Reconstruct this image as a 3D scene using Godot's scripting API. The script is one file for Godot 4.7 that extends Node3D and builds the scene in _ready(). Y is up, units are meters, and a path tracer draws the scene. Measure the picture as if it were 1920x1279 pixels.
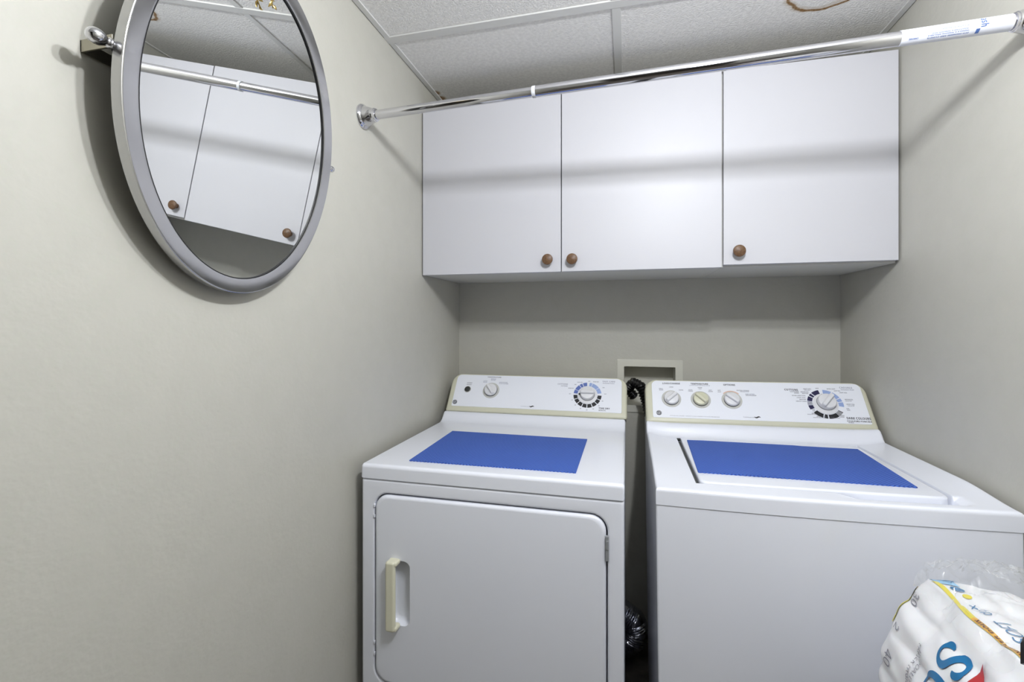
extends Node3D
# A small laundry room: dryer and washer under white wall cabinets, an oval pivot mirror on the left wall.
# World: camera eye at (0, H, 0); V(x, y, d) = metres right of, above and ahead of the eye, the back wall lies at d = 1.95.

const H := 1.295
const XL := -0.725
const XR := 0.7635
const DB := 1.95
const YC := 0.872          # ceiling above the eye
const DF := -1.05          # the wall behind the camera

var M := {}
var used := {}

# ------------------------------------------------------------------ mesh building
class MB:
	var t := PackedVector3Array()
	func tri(a: Vector3, b: Vector3, c: Vector3) -> void:
		t.append(a); t.append(b); t.append(c)
	func quad(a: Vector3, b: Vector3, c: Vector3, d: Vector3) -> void:
		tri(a, b, c); tri(a, c, d)
	# strips between loops of equal length
	func loft(loops: Array, cap0 := true, cap1 := true, closed := true) -> void:
		for k in loops.size() - 1:
			var p: PackedVector3Array = loops[k]
			var q: PackedVector3Array = loops[k + 1]
			var n := p.size()
			for i in (n if closed else n - 1):
				var j := (i + 1) % n
				quad(p[i], p[j], q[j], q[i])
		if cap0: cap(loops[0], true)
		if cap1: cap(loops[-1], false)
	func cap(p: PackedVector3Array, flip: bool) -> void:
		var c := Vector3.ZERO
		for a in p: c += a
		c /= p.size()
		for i in p.size():
			var j := (i + 1) % p.size()
			if flip: tri(c, p[j], p[i])
			else: tri(c, p[i], p[j])
	# round-edged box
	func rbox(c: Vector3, s: Vector3, r: float, n := 3) -> void:
		var h := s / 2
		r = minf(r, minf(h.x, minf(h.y, h.z)) * 0.98)
		for ax in 3:
			var b := (ax + 1) % 3
			var e := (ax + 2) % 3
			var gb := steps(h[b], r, n)
			var ge := steps(h[e], r, n)
			for sg in [-1.0, 1.0]:
				for i in gb.size() - 1:
					for j in ge.size() - 1:
						var q := []
						for w in [[i, j], [i + 1, j], [i + 1, j + 1], [i, j + 1]]:
							var p := Vector3.ZERO
							p[ax] = h[ax] * sg; p[b] = gb[w[0]]; p[e] = ge[w[1]]
							var inner := p.clamp(-h + Vector3.ONE * r, h - Vector3.ONE * r)
							var dv := p - inner
							q.append(c + inner + dv.normalized() * r)
						if sg > 0: quad(q[0], q[3], q[2], q[1])
						else: quad(q[0], q[1], q[2], q[3])
	func steps(h: float, r: float, n: int) -> PackedFloat32Array:
		var o := PackedFloat32Array()
		for i in n + 1: o.append(-h + r - r * tan(PI / 4 * (1.0 - float(i) / n)))
		for i in n + 1: o.append(h - r + r * tan(PI / 4 * float(i) / n))
		return o
	# profile of (radius, height) turned about an axis
	func lathe(prof: Array, tr: Transform3D, seg := 40) -> void:
		var loops := []
		for p in prof:
			var l := PackedVector3Array()
			for i in seg:
				var a := TAU * i / seg
				l.append(tr * Vector3(cos(a) * maxf(p[0], 0.00002), p[1], sin(a) * maxf(p[0], 0.00002)))
			loops.append(l)
		loft(loops)
	func tube(pts: Array, rad, seg := 16) -> void:
		var loops := []
		var up := Vector3(0.123, 0.9, 0.31)
		for i in pts.size():
			var d: Vector3 = (pts[mini(i + 1, pts.size() - 1)] - pts[maxi(i - 1, 0)]).normalized()
			var u := (up - d * up.dot(d)).normalized()
			up = u
			var w := d.cross(u)
			var r: float = rad if rad is float else rad[i]
			var l := PackedVector3Array()
			for k in seg:
				var a := TAU * k / seg
				l.append(pts[i] + (u * cos(a) + w * sin(a)) * r)
			loops.append(l)
		loft(loops)
	func commit(mat: Material, angle := 42.0, uv := Rect2()) -> ArrayMesh:
		var n := t.size() / 3
		var cen := Vector3.ZERO
		for p in t: cen += p
		cen /= maxi(t.size(), 1)
		var vol := 0.0
		for f in n: vol += (t[f * 3] - cen).dot((t[f * 3 + 2] - cen).cross(t[f * 3 + 1] - cen))
		var ids := {}
		var id := PackedInt32Array(); id.resize(n * 3)
		var faces := []
		var fn := PackedVector3Array(); fn.resize(n)
		for f in n:
			if vol < 0:
				var sw := t[f * 3 + 1]; t[f * 3 + 1] = t[f * 3 + 2]; t[f * 3 + 2] = sw
			fn[f] = (t[f * 3 + 2] - t[f * 3]).cross(t[f * 3 + 1] - t[f * 3])
			for k in 3:
				var q := Vector3i((t[f * 3 + k] * 40000.0).round())
				if not ids.has(q):
					ids[q] = faces.size(); faces.append(PackedInt32Array())
				var m: int = ids[q]
				id[f * 3 + k] = m
				faces[m].append(f)
		var un := PackedVector3Array(); un.resize(n)
		for f in n: un[f] = fn[f].normalized()
		var ca := cos(deg_to_rad(angle))
		var V := PackedVector3Array(); var N := PackedVector3Array(); var U := PackedVector2Array()
		for f in n:
			if fn[f].length() < 1e-14: continue
			for k in 3:
				var s := Vector3.ZERO
				for g in faces[id[f * 3 + k]]:
					if un[g].dot(un[f]) > ca: s += fn[g]
				var p := t[f * 3 + k]
				V.append(p); N.append(s.normalized() if s.length() > 1e-14 else un[f])
				if uv.size != Vector2.ZERO: U.append(Vector2((p.x - uv.position.x) / uv.size.x, (p.z - uv.position.y) / uv.size.y))
		var arr := []; arr.resize(Mesh.ARRAY_MAX)
		arr[Mesh.ARRAY_VERTEX] = V; arr[Mesh.ARRAY_NORMAL] = N
		if U.size(): arr[Mesh.ARRAY_TEX_UV] = U
		var me := ArrayMesh.new()
		me.add_surface_from_arrays(Mesh.PRIMITIVE_TRIANGLES, arr)
		me.surface_set_material(0, mat)
		return me

func V(x: float, y: float, d: float) -> Vector3: return Vector3(x, y + H, -d)

func numbered(n: String) -> String:
	if not used.has(n):
		used[n] = 0
		return n
	used[n] += 1
	return "%s_%03d" % [n, used[n]]

func obj(called: String, mb: MB, mat: Material, parent: Node = self, at := Transform3D.IDENTITY, angle := 42.0, uv := Rect2()) -> MeshInstance3D:
	var o := MeshInstance3D.new()
	o.name = numbered(called) if parent == self else called
	o.mesh = mb.commit(mat, angle, uv)
	o.transform = at
	parent.add_child(o, true)
	return o

func thing(called: String, label: String, category: String, at := Vector3.ZERO, group := "") -> Node3D:
	var o := Node3D.new()
	o.name = numbered(called)
	o.position = at
	add_child(o, true)
	tag(o, label, category, group)
	return o

func tag(o: Node, label: String, category: String, group := "", kind := "") -> void:
	o.set_meta("label", label); o.set_meta("category", category)
	if group: o.set_meta("group", group)
	if kind: o.set_meta("kind", kind)

func struct(o: Node, label: String, category: String) -> void: tag(o, label, category, "", "structure")

func box(mb: MB, lo: Vector3, hi: Vector3, r := 0.0) -> void:
	if r > 0: mb.rbox((lo + hi) / 2, (hi - lo).abs(), r)
	else:
		var a := lo.min(hi); var b := lo.max(hi)
		var p := []
		for k in 8: p.append(Vector3(b.x if k & 1 else a.x, b.y if k & 2 else a.y, b.z if k & 4 else a.z))
		for q in [[0, 2, 3, 1], [4, 5, 7, 6], [0, 1, 5, 4], [2, 6, 7, 3], [0, 4, 6, 2], [1, 3, 7, 5]]:
			mb.quad(p[q[0]], p[q[3]], p[q[2]], p[q[1]])

# rounded rectangle in the xy plane, at z; radii: bottom left, bottom right, top right, top left
func rrect(x0: float, y0: float, x1: float, y1: float, r, z: float, n := 6, edge := 1) -> PackedVector3Array:
	var rr: Array = r if r is Array else [r, r, r, r]
	var c := [Vector2(x0 + rr[0], y0 + rr[0]), Vector2(x1 - rr[1], y0 + rr[1]), Vector2(x1 - rr[2], y1 - rr[2]), Vector2(x0 + rr[3], y1 - rr[3])]
	var o := PackedVector3Array()
	for k in 4:
		for i in n + 1:
			var a := PI + PI / 2 * k + PI / 2 * i / n
			o.append(Vector3(c[k].x + cos(a) * rr[k], c[k].y + sin(a) * rr[k], z))
		if edge > 1:
			var e: Vector3 = o[-1]
			var k2 := (k + 1) % 4
			var a2 := PI + PI / 2 * k2
			var s := Vector3(c[k2].x + cos(a2) * rr[k2], c[k2].y + sin(a2) * rr[k2], z)
			for i in range(1, edge): o.append(e.lerp(s, float(i) / edge))
	return o

# printed lettering: a thin raised mesh fitted to a height (and a width, if one is given)
func text_mesh(s: String, height: float, width := 0.0, bold := true, font := "Droid Sans") -> ArrayMesh:
	var f := SystemFont.new()
	f.font_names = PackedStringArray([font]); f.font_weight = 700 if bold else 400
	var tm := TextMesh.new()
	tm.font = f; tm.text = s; tm.font_size = 32; tm.pixel_size = 0.01; tm.depth = 0.02; tm.curve_step = 1.5
	var a := tm.get_mesh_arrays()
	var v: PackedVector3Array = a[Mesh.ARRAY_VERTEX]
	var lo := Vector3.INF; var hi := -Vector3.INF
	for p in v: lo = lo.min(p); hi = hi.max(p)
	var sy := height / maxf(hi.y - lo.y, 0.001)
	var sx := width / (hi.x - lo.x) if width > 0 else sy
	for i in v.size():
		v[i] = Vector3((v[i].x - (lo.x + hi.x) / 2) * sx, (v[i].y - (lo.y + hi.y) / 2) * sy, 0.0002 if v[i].z > (lo.z + hi.z) / 2 else 0.0)
	var arr := []; arr.resize(Mesh.ARRAY_MAX)
	arr[Mesh.ARRAY_VERTEX] = v; arr[Mesh.ARRAY_NORMAL] = a[Mesh.ARRAY_NORMAL]; arr[Mesh.ARRAY_INDEX] = a[Mesh.ARRAY_INDEX]
	var me := ArrayMesh.new()
	me.add_surface_from_arrays(Mesh.PRIMITIVE_TRIANGLES, arr)
	return me

func print_text(parent: Node, s: String, x: float, y: float, z: float, height: float, width: float, mat: Material, bold := true) -> void:
	var me := text_mesh(s, height, width, bold)
	me.surface_set_material(0, mat)
	var o := MeshInstance3D.new()
	o.name = "printed_text"; o.mesh = me; o.position = Vector3(x, y, z)
	parent.add_child(o, true)

# lettering laid over a curved surface: at(x, y) gives the point for a point of the text plane
func wrap_text(parent: Node, called: String, s: String, height: float, width: float, mat: Material, at: Callable, bold := true, font := "Droid Sans") -> void:
	var src := text_mesh(s, height, width, bold, font)
	var a := src.surface_get_arrays(0)
	var v: PackedVector3Array = a[Mesh.ARRAY_VERTEX]
	var ix: PackedInt32Array = a[Mesh.ARRAY_INDEX]
	var mb := MB.new()
	var step := 0.007
	for f in ix.size() / 3:
		var p := [v[ix[f * 3]], v[ix[f * 3 + 1]], v[ix[f * 3 + 2]]]
		if p[0].z + p[1].z + p[2].z < 0.00055: continue          # the front faces only
		split_tri(mb, p[0], p[1], p[2], step, at)
	var o := MeshInstance3D.new()
	o.name = called; o.mesh = mb.commit(mat, 60)
	parent.add_child(o, true)

func split_tri(mb: MB, a: Vector3, b: Vector3, c: Vector3, step: float, at: Callable) -> void:
	var l := [a.distance_to(b), b.distance_to(c), c.distance_to(a)]
	var m := maxf(l[0], maxf(l[1], l[2]))
	if m < step:
		mb.tri(at.call(a.x, a.y), at.call(b.x, b.y), at.call(c.x, c.y))
	elif m == l[0]:
		var q := (a + b) / 2; split_tri(mb, a, q, c, step, at); split_tri(mb, q, b, c, step, at)
	elif m == l[1]:
		var q := (b + c) / 2; split_tri(mb, a, b, q, step, at); split_tri(mb, a, q, c, step, at)
	else:
		var q := (c + a) / 2; split_tri(mb, a, b, q, step, at); split_tri(mb, q, b, c, step, at)

# a printed ring sector, angles in degrees counted clockwise from the top
func arc(parent: Node, x: float, y: float, z: float, r0: float, r1: float, a0: float, a1: float, mat: Material) -> void:
	var mb := MB.new()
	var n := maxi(2, int((a1 - a0) / 4))
	for i in n:
		var p := deg_to_rad(lerpf(a0, a1, float(i) / n)); var q := deg_to_rad(lerpf(a0, a1, float(i + 1) / n))
		var d0 := Vector3(sin(p), cos(p), 0); var d1 := Vector3(sin(q), cos(q), 0)
		for s in 2:
			var h := Vector3(0, 0, 0.0002 * s)
			if s: mb.quad(d0 * r0 + h, d0 * r1 + h, d1 * r1 + h, d1 * r0 + h)
			else: mb.quad(d0 * r0, d1 * r0, d1 * r1, d0 * r1)
		var t := Vector3(0, 0, 0.0002)
		mb.quad(d0 * r1, d1 * r1, d1 * r1 + t, d0 * r1 + t)
		mb.quad(d0 * r0, d0 * r0 + t, d1 * r0 + t, d1 * r0)
	obj("dial_print", mb, mat, parent, Transform3D(Basis.IDENTITY, Vector3(x, y, z)))

# ------------------------------------------------------------------ materials
func noise_tex(freq: float, seed_: int, octaves := 3, normal := 0.0, ramp: Gradient = null, size := 256, kind := FastNoiseLite.TYPE_SIMPLEX_SMOOTH) -> NoiseTexture2D:
	var n := FastNoiseLite.new()
	n.noise_type = kind; n.seed = seed_; n.frequency = freq; n.fractal_octaves = octaves
	var t := NoiseTexture2D.new()
	t.noise = n; t.width = size; t.height = size; t.seamless = true
	if normal > 0: t.as_normal_map = true; t.bump_strength = normal
	if ramp: t.color_ramp = ramp
	return t

func ramp(a: Color, b: Color) -> Gradient:
	var g := Gradient.new()
	g.offsets = PackedFloat32Array([0.2, 0.8]); g.colors = PackedColorArray([a, b])
	return g

func mat(c: Color, rough := 0.5, metal := 0.0) -> StandardMaterial3D:
	var m := StandardMaterial3D.new()
	m.albedo_color = c; m.roughness = rough; m.metallic = metal
	return m

func tri(m: StandardMaterial3D, scale: float) -> StandardMaterial3D:
	m.uv1_triplanar = true; m.uv1_world_triplanar = true; m.uv1_scale = Vector3.ONE * scale
	return m

func make_materials() -> void:
	# painted walls: warm grey satin with roller stipple
	var w := tri(mat(Color(1, 1, 1), 0.5), 2.2)
	w.albedo_texture = noise_tex(0.012, 5, 4, 0, ramp(Color(0.74, 0.733, 0.697), Color(0.748, 0.741, 0.705)), 512)
	w.normal_enabled = true; w.normal_texture = noise_tex(0.055, 8, 3, 1.6, null, 512); w.normal_scale = 0.18
	M.wall = w
	var hw := mat(Color(0.42, 0.4, 0.37), 0.7); M.hall = hw
	M.floor_tile = tri(mat(Color(0.46, 0.43, 0.4), 0.5), 1.5)
	M.floor_tile.albedo_texture = noise_tex(0.03, 2, 4, 0, ramp(Color(0.8, 0.8, 0.8), Color(1, 1, 1)))
	M.tee = mat(Color(0.83, 0.83, 0.82), 0.45)
	M.melamine = tri(mat(Color(0.80, 0.80, 0.822), 0.45), 3.0)
	M.melamine.normal_enabled = true; M.melamine.normal_texture = noise_tex(0.11, 3, 2, 1.0, null, 512); M.melamine.normal_scale = 0.05
	M.carcass = mat(Color(0.84, 0.835, 0.81), 0.5)
	M.wood = tri(mat(Color(1, 1, 1), 0.45), 30.0)
	M.wood.albedo_texture = noise_tex(0.02, 4, 3, 0, ramp(Color(0.35, 0.25, 0.17), Color(0.47, 0.35, 0.24)))
	M.chrome = mat(Color(0.84, 0.84, 0.86), 0.07, 1.0)
	M.chrome_rough = tri(mat(Color(0.73, 0.73, 0.735), 0.24, 1.0), 3.0)
	M.chrome_rough.roughness = 0.34
	M.chrome_rough.roughness_texture = noise_tex(0.02, 6, 3, 0, ramp(Color(0.4, 0.4, 0.4), Color(0.62, 0.62, 0.62)))
	M.satin = mat(Color(0.66, 0.64, 0.58), 0.3, 1.0)
	M.silver = mat(Color(0.94, 0.945, 0.94), 0.0, 1.0)
	M.gold = mat(Color(0.76, 0.66, 0.42), 0.3, 1.0)
	M.enamel = mat(Color(0.91, 0.92, 0.955), 0.3)
	M.enamel.clearcoat_enabled = true; M.enamel.clearcoat = 0.5; M.enamel.clearcoat_roughness = 0.12
	M.cream = mat(Color(0.80, 0.795, 0.715), 0.38)
	M.ivory = mat(Color(0.87, 0.86, 0.77), 0.35)
	M.panel = mat(Color(0.925, 0.935, 0.965), 0.25)
	M.panel.clearcoat_enabled = true; M.panel.clearcoat = 0.6; M.panel.clearcoat_roughness = 0.08
	M.knob = mat(Color(0.87, 0.87, 0.88), 0.3)
	M.knob_yellow = mat(Color(0.82, 0.815, 0.72), 0.3)
	M.bezel = mat(Color(0.76, 0.76, 0.74), 0.4)
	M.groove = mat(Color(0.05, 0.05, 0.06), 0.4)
	M.ink = mat(Color(0.16, 0.16, 0.2), 0.6)
	M.ink_soft = mat(Color(0.5, 0.5, 0.54), 0.6)
	M.ink_pale = mat(Color(0.6, 0.61, 0.67), 0.6)
	M.ink_navy = mat(Color(0.1, 0.08, 0.27), 0.5)
	M.ink_black = mat(Color(0.07, 0.07, 0.09), 0.5)
	M.ink_blue = mat(Color(0.36, 0.44, 0.7), 0.5)
	M.ink_light = mat(Color(0.58, 0.66, 0.84), 0.5)
	M.ink_peach = mat(Color(0.86, 0.7, 0.62), 0.5)
	M.black_plastic = mat(Color(0.02, 0.02, 0.025), 0.35)
	M.red = mat(Color(0.5, 0.06, 0.05), 0.4)
	M.hose = mat(Color(0.02, 0.02, 0.022), 0.3)
	M.foil = mat(Color(0.82, 0.83, 0.87), 0.22, 1.0)
	M.box_plastic = mat(Color(0.82, 0.815, 0.775), 0.5)
	M.hinge = mat(Color(0.55, 0.56, 0.57), 0.4)
	M.groove_shadow = mat(Color(0.28, 0.29, 0.28), 0.6)  # dark grey that paints the shadow in the lid groove
	# blue grip liner: a fine diamond weave with dark holes
	var im := Image.create(64, 64, false, Image.FORMAT_RGB8)
	var hm := Image.create(64, 64, false, Image.FORMAT_L8)
	for y in 64:
		for x in 64:
			var a := absf(sin(PI * (x + y) / 32.0)); var b := absf(sin(PI * (x - y) / 32.0))
			var k := smoothstep(0.15, 0.5, maxf(1 - a, 0.75 * (1 - b)))
			im.set_pixel(x, y, Color(0.17, 0.28, 0.6).lerp(Color(0.28, 0.43, 0.78), k))
			hm.set_pixel(x, y, Color(k, k, k))
	M.liner = tri(mat(Color(1, 1, 1), 0.75), 60.0)
	M.liner.albedo_texture = ImageTexture.create_from_image(im)
	M.liner.heightmap_enabled = true; M.liner.heightmap_texture = ImageTexture.create_from_image(hm); M.liner.heightmap_scale = 0.12
	# wrap of the paper pack
	M.wrap = mat(Color(0.9, 0.9, 0.91), 0.28)
	M.wrap.subsurf_scatter_enabled = true; M.wrap.subsurf_scatter_strength = 0.1
	M.yellow = mat(Color(0.86, 0.8, 0.2), 0.35)
	M.orange = mat(Color(0.88, 0.66, 0.2), 0.4)
	M.brown = mat(Color(0.35, 0.16, 0.08), 0.5)
	M.teal = mat(Color(0.1, 0.42, 0.62), 0.35)
	M.sky = mat(Color(0.55, 0.78, 0.93), 0.35)
	M.pack_red = mat(Color(0.72, 0.13, 0.14), 0.35)
	M.pack_grey = mat(Color(0.52, 0.52, 0.56), 0.4)
	M.film = mat(Color(0.95, 0.96, 0.96, 0.06), 0.1)
	M.film.transparency = BaseMaterial3D.TRANSPARENCY_ALPHA
	M.film.cull_mode = BaseMaterial3D.CULL_DISABLED
	M.paper = mat(Color(0.88, 0.89, 0.93), 0.4)
	M.bulb = mat(Color(1, 0.97, 0.9), 0.4)
	M.bulb.emission_enabled = true; M.bulb.emission = Color(1, 0.95, 0.86); M.bulb.emission_energy_multiplier = 6.0

func tile_material(x0: float, d0: float, w: float, dd: float, stains: Array, seed_: int) -> StandardMaterial3D:
	# mineral tile: off-white, faint fissures, and the brown water marks of this one tile (x, d, radius, width, strength)
	var n := 512
	var im := Image.create(n, n, false, Image.FORMAT_RGB8)
	var f := FastNoiseLite.new(); f.seed = seed_; f.frequency = 0.09; f.fractal_octaves = 3
	var g := FastNoiseLite.new(); g.seed = seed_ + 9; g.frequency = 14.0; g.fractal_octaves = 3
	for y in n:
		for x in n:
			var wx := x0 + w * x / n
			var wd := d0 + dd * (n - y) / n
			var c := Color(0.91, 0.905, 0.895) * (1.0 + 0.05 * f.get_noise_2d(x, y))
			for s in stains:
				var v := Vector2(wx - s[0], wd - s[1])
				var rr := v.length() + 0.006 * g.get_noise_2d(wx, wd)
				var k := 1.0 - smoothstep(0.3, 1.0, absf(rr - s[2]) / s[3])
				if s.size() > 5: k *= smoothstep(0.02, 0.12, absf(angle_difference(v.angle(), s[5])))
				c = c.lerp(Color(0.5, 0.36, 0.2), clampf(k * s[4] * (0.85 + 0.4 * f.get_noise_2d(x * 2, y * 2)), 0, 1))
			im.set_pixel(x, y, c)
	var m := mat(Color(1, 1, 1), 0.85)
	m.albedo_texture = ImageTexture.create_from_image(im)
	m.normal_enabled = true; m.normal_texture = M_tile_normal; m.normal_scale = 0.4
	return m

var M_tile_normal: Texture2D

# ------------------------------------------------------------------ scene
func _ready() -> void:
	# camera: a 17 mm lens, turned 13.9 degrees to the left, shifted so that uprights stay upright
	var cam := Camera3D.new()
	cam.name = "camera"
	cam.position = Vector3(0, H, 0)
	cam.rotation_degrees = Vector3(0, 13.9, 0)
	var near := 0.02
	cam.set_frustum(near * 1279.0 / 870.0, Vector2(0, -35.5 / 870.0 * near), near, 50.0)
	add_child(cam)
	cam.current = true
	var we := WorldEnvironment.new()
	we.name = "environment"
	var env := Environment.new()
	env.background_mode = Environment.BG_COLOR; env.background_color = Color(0.02, 0.02, 0.02)
	env.ambient_light_source = Environment.AMBIENT_SOURCE_DISABLED
	env.tonemap_mode = Environment.TONE_MAPPER_LINEAR
	env.tonemap_exposure = 1.0
	env.sdfgi_enabled = true; env.ssao_enabled = true; env.ssil_enabled = true
	we.environment = env
	add_child(we)

	M_tile_normal = noise_tex(0.2, 12, 3, 2.5, null, 512)
	make_materials()
	M_label_ink = mat(Color(0.3, 0.42, 0.66), 0.5)
	light_fixture(0.505)
	hall_fill_lamp(0.045)

	room()
	cabinets()
	dryer()
	washer()
	mirror()
	curtain_rod()
	utility_box()
	hoses()
	mats()
	paper_pack()

# ---- the lamp: a brass fitting on the ceiling behind the frame's top edge, two bare bulbs
func light_fixture(energy: float) -> void:
	var c := V(0.2, YC, 0.47)
	var f := thing("added_ceiling_light", "brass two-bulb ceiling lamp above the room, out of the picture", "lamp", c)
	var mb := MB.new()
	mb.lathe([[0.0, 0.0], [0.06, 0.0], [0.062, -0.008], [0.05, -0.02], [0.02, -0.03], [0.01, -0.04], [0.01, -0.085], [0.0, -0.09]], Transform3D.IDENTITY)
	obj("canopy", mb, M.gold, f)
	for p in [V(0.19, 0.692, 0.40), V(0.21, 0.714, 0.54)]:
		var q: Vector3 = p - c
		var a := MB.new()
		a.tube([Vector3(0, -0.075, 0), Vector3(q.x * 0.5, -0.08, q.z * 0.5), Vector3(q.x, -0.085, q.z), Vector3(q.x, -0.11, q.z)], 0.006)
		a.lathe([[0.0, -0.105], [0.018, -0.105], [0.018, -0.14], [0.0, -0.14]], Transform3D(Basis.IDENTITY, Vector3(q.x, 0, q.z)), 20)
		obj("arm", a, M.gold, f)
		var b := MB.new()
		b.lathe([[0.0, 0.032], [0.011, 0.031], [0.013, 0.022], [0.02, 0.012], [0.0265, 0.0], [0.0265, -0.01], [0.02, -0.022], [0.01, -0.028], [0.0, -0.03]], Transform3D.IDENTITY, 24)
		obj("bulb", b, M.bulb, f, Transform3D(Basis.IDENTITY, q))
		var l := OmniLight3D.new()
		l.name = "bulb_light"
		l.position = q
		l.light_color = Color(0.965, 0.978, 1.0); l.light_energy = energy; l.light_size = 0.026
		l.omni_range = 8.0; l.omni_attenuation = 2.0; l.shadow_enabled = true
		f.add_child(l, true)

# ---- added fill lamp in the hall behind the camera, no source known there
func hall_fill_lamp(energy: float) -> void:
	var c := V(-0.45, YC + 0.22, -1.75)
	var f := thing("added_ceiling_light", "round glass lamp added as fill light in the hall behind the camera", "lamp", c)
	var mb := MB.new()
	mb.lathe([[0.0, 0.0], [0.15, 0.0], [0.15, -0.02], [0.13, -0.05], [0.07, -0.075], [0.0, -0.08]], Transform3D.IDENTITY)
	obj("fill_shade", mb, M.bulb, f)
	var l := OmniLight3D.new()
	l.name = "shade_fill_light"
	l.position = Vector3(0, -0.04, 0)
	l.light_color = Color(0.97, 0.98, 1.0); l.light_energy = energy; l.light_size = 0.1
	l.omni_range = 10.0; l.omni_attenuation = 2.0; l.shadow_enabled = true
	f.add_child(l, true)

func room() -> void:
	var T := 0.1
	var mb := MB.new()
	box(mb, V(XL - T, -H, DB + T), V(XL, YC + 0.12, DF))
	struct(obj("wall_left", mb, M.wall), "warm grey painted wall behind the oval mirror", "wall")
	mb = MB.new()
	box(mb, V(XR, -H, DB + T), V(XR + T, YC + 0.12, DF))
	struct(obj("wall_right", mb, M.wall), "warm grey painted wall at the right of the washer", "wall")
	# back wall with the opening of the outlet box
	mb = MB.new()
	var x0 := -0.012; var x1 := 0.19; var y0 := -0.342; var y1 := -0.176
	box(mb, V(XL, -H, DB), V(XR, y0, DB + T))
	box(mb, V(XL, y1, DB), V(XR, YC + 0.12, DB + T))
	box(mb, V(XL, y0, DB), V(x0, y1, DB + T))
	box(mb, V(x1, y0, DB), V(XR, y1, DB + T))
	box(mb, V(x0, y0, DB + T), V(x1, y1, DB + T + 0.02))
	struct(obj("wall_back", mb, M.wall), "warm grey back wall under the cabinets", "wall")
	# front wall with the open doorway
	mb = MB.new()
	box(mb, V(XL, -H, DF - T), V(-0.4, YC + 0.12, DF))
	box(mb, V(0.42, -H, DF - T), V(XR, YC + 0.12, DF))
	box(mb, V(-0.4, 0.74, DF - T), V(0.42, YC + 0.12, DF))
	struct(obj("wall_front", mb, M.wall), "wall with the open doorway behind the camera", "wall")
	# hall
	mb = MB.new()
	box(mb, V(-1.7, -H, -3.2), V(1.7, 1.2, -3.1))
	box(mb, V(-1.8, -H, -3.2), V(-1.7, 1.2, DF - T))
	box(mb, V(1.7, -H, -3.2), V(1.8, 1.2, DF - T))
	box(mb, V(-1.8, -H, DF - T), V(XL, 1.2, DF - T + 0.04))
	box(mb, V(XR, -H, DF - T), V(1.8, 1.2, DF - T + 0.04))
	box(mb, V(-1.8, 1.1, -3.2), V(1.8, 1.2, DF - T + 0.04))
	struct(obj("wall_hall", mb, M.hall), "dim hall outside the doorway behind the camera", "wall")
	mb = MB.new()
	box(mb, V(-1.8, -H - 0.1, -3.2), V(1.8, -H, DB + T))
	struct(obj("floor", mb, M.floor_tile), "grey floor under the machines", "floor")
	# suspended ceiling: slab, tees, wall angles, tiles
	var ce := Node3D.new(); ce.name = "ceiling"; add_child(ce)
	struct(ce, "suspended ceiling of white textured tiles in a metal grid", "ceiling")
	mb = MB.new()
	box(mb, V(XL - T, YC + 0.12, DF - T), V(XR + T, YC + 0.2, DB + T))
	obj("ceiling_slab", mb, M.hall, ce)
	var rows := [[1.305, 1.95], [0.68, 1.305], [0.055, 0.68], [-0.57, 0.055], [-1.05, -0.57]]
	var cols := [[XL, -0.0285], [-0.0285, 0.60], [0.60, XR]]
	for d in [1.305, 0.68, 0.055, -0.57]:
		mb = MB.new()
		box(mb, V(XL, YC, d - 0.0155), V(XR, YC + 0.012, d + 0.0155), 0.001)
		box(mb, V(XL, YC + 0.004, d - 0.002), V(XR, YC + 0.04, d + 0.002))
		obj("grid_tee", mb, M.tee, ce)
	for k in rows.size():
		mb = MB.new()
		var x := -0.0285
		box(mb, V(x - 0.0125, YC + 0.0006, rows[k][0] + 0.0156), V(x + 0.0125, YC + 0.012, rows[k][1] - 0.0156), 0.001)
		obj("grid_tee", mb, M.tee, ce)
	for s in [[XL + 0.0022, XL + 0.019], [XR - 0.019, XR - 0.0022]]:
		mb = MB.new()
		box(mb, V(s[0], YC + 0.0003, DF), V(s[1], YC + 0.01, DB), 0.0008)
		obj("wall_angle", mb, M.tee, ce)
	mb = MB.new()
	box(mb, V(XL, YC + 0.0003, DB - 0.018), V(XR, YC + 0.01, DB), 0.0008)
	obj("wall_angle", mb, M.tee, ce)
	for k in rows.size():
		for c in [[XL + 0.006, -0.0285], [-0.0285, XR - 0.006]]:
			var g := 0.0125
			var a := V(c[0] + g, YC + 0.0045, rows[k][0] + g + 0.004)
			var b := V(c[1] - g, YC + 0.02, rows[k][1] - g - 0.004)
			var st := []
			if k == 0 and c[0] > -0.1: st = [[0.518, 1.372, 0.098, 0.0062, 1.0, 0.62], [0.51, 1.375, 0.09, 0.016, 0.2]]
			if k == 0 and c[0] < -0.1: st = [[-0.712, 1.70, 0.0, 0.03, 0.95], [-0.708, 1.655, 0.0, 0.022, 0.8], [-0.71, 1.75, 0.0, 0.022, 0.7]]
			mb = MB.new()
			box(mb, a, b)
			var m: Material = tile_material(c[0], rows[k][0], c[1] - c[0], rows[k][1] - rows[k][0], st, k * 3 + 7) if k < 2 else M.tee
			var r := Rect2(c[0], -rows[k][1], c[1] - c[0], rows[k][1] - rows[k][0])
			obj("ceiling_tile", mb, m, ce, Transform3D.IDENTITY, 42.0, r)

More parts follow.
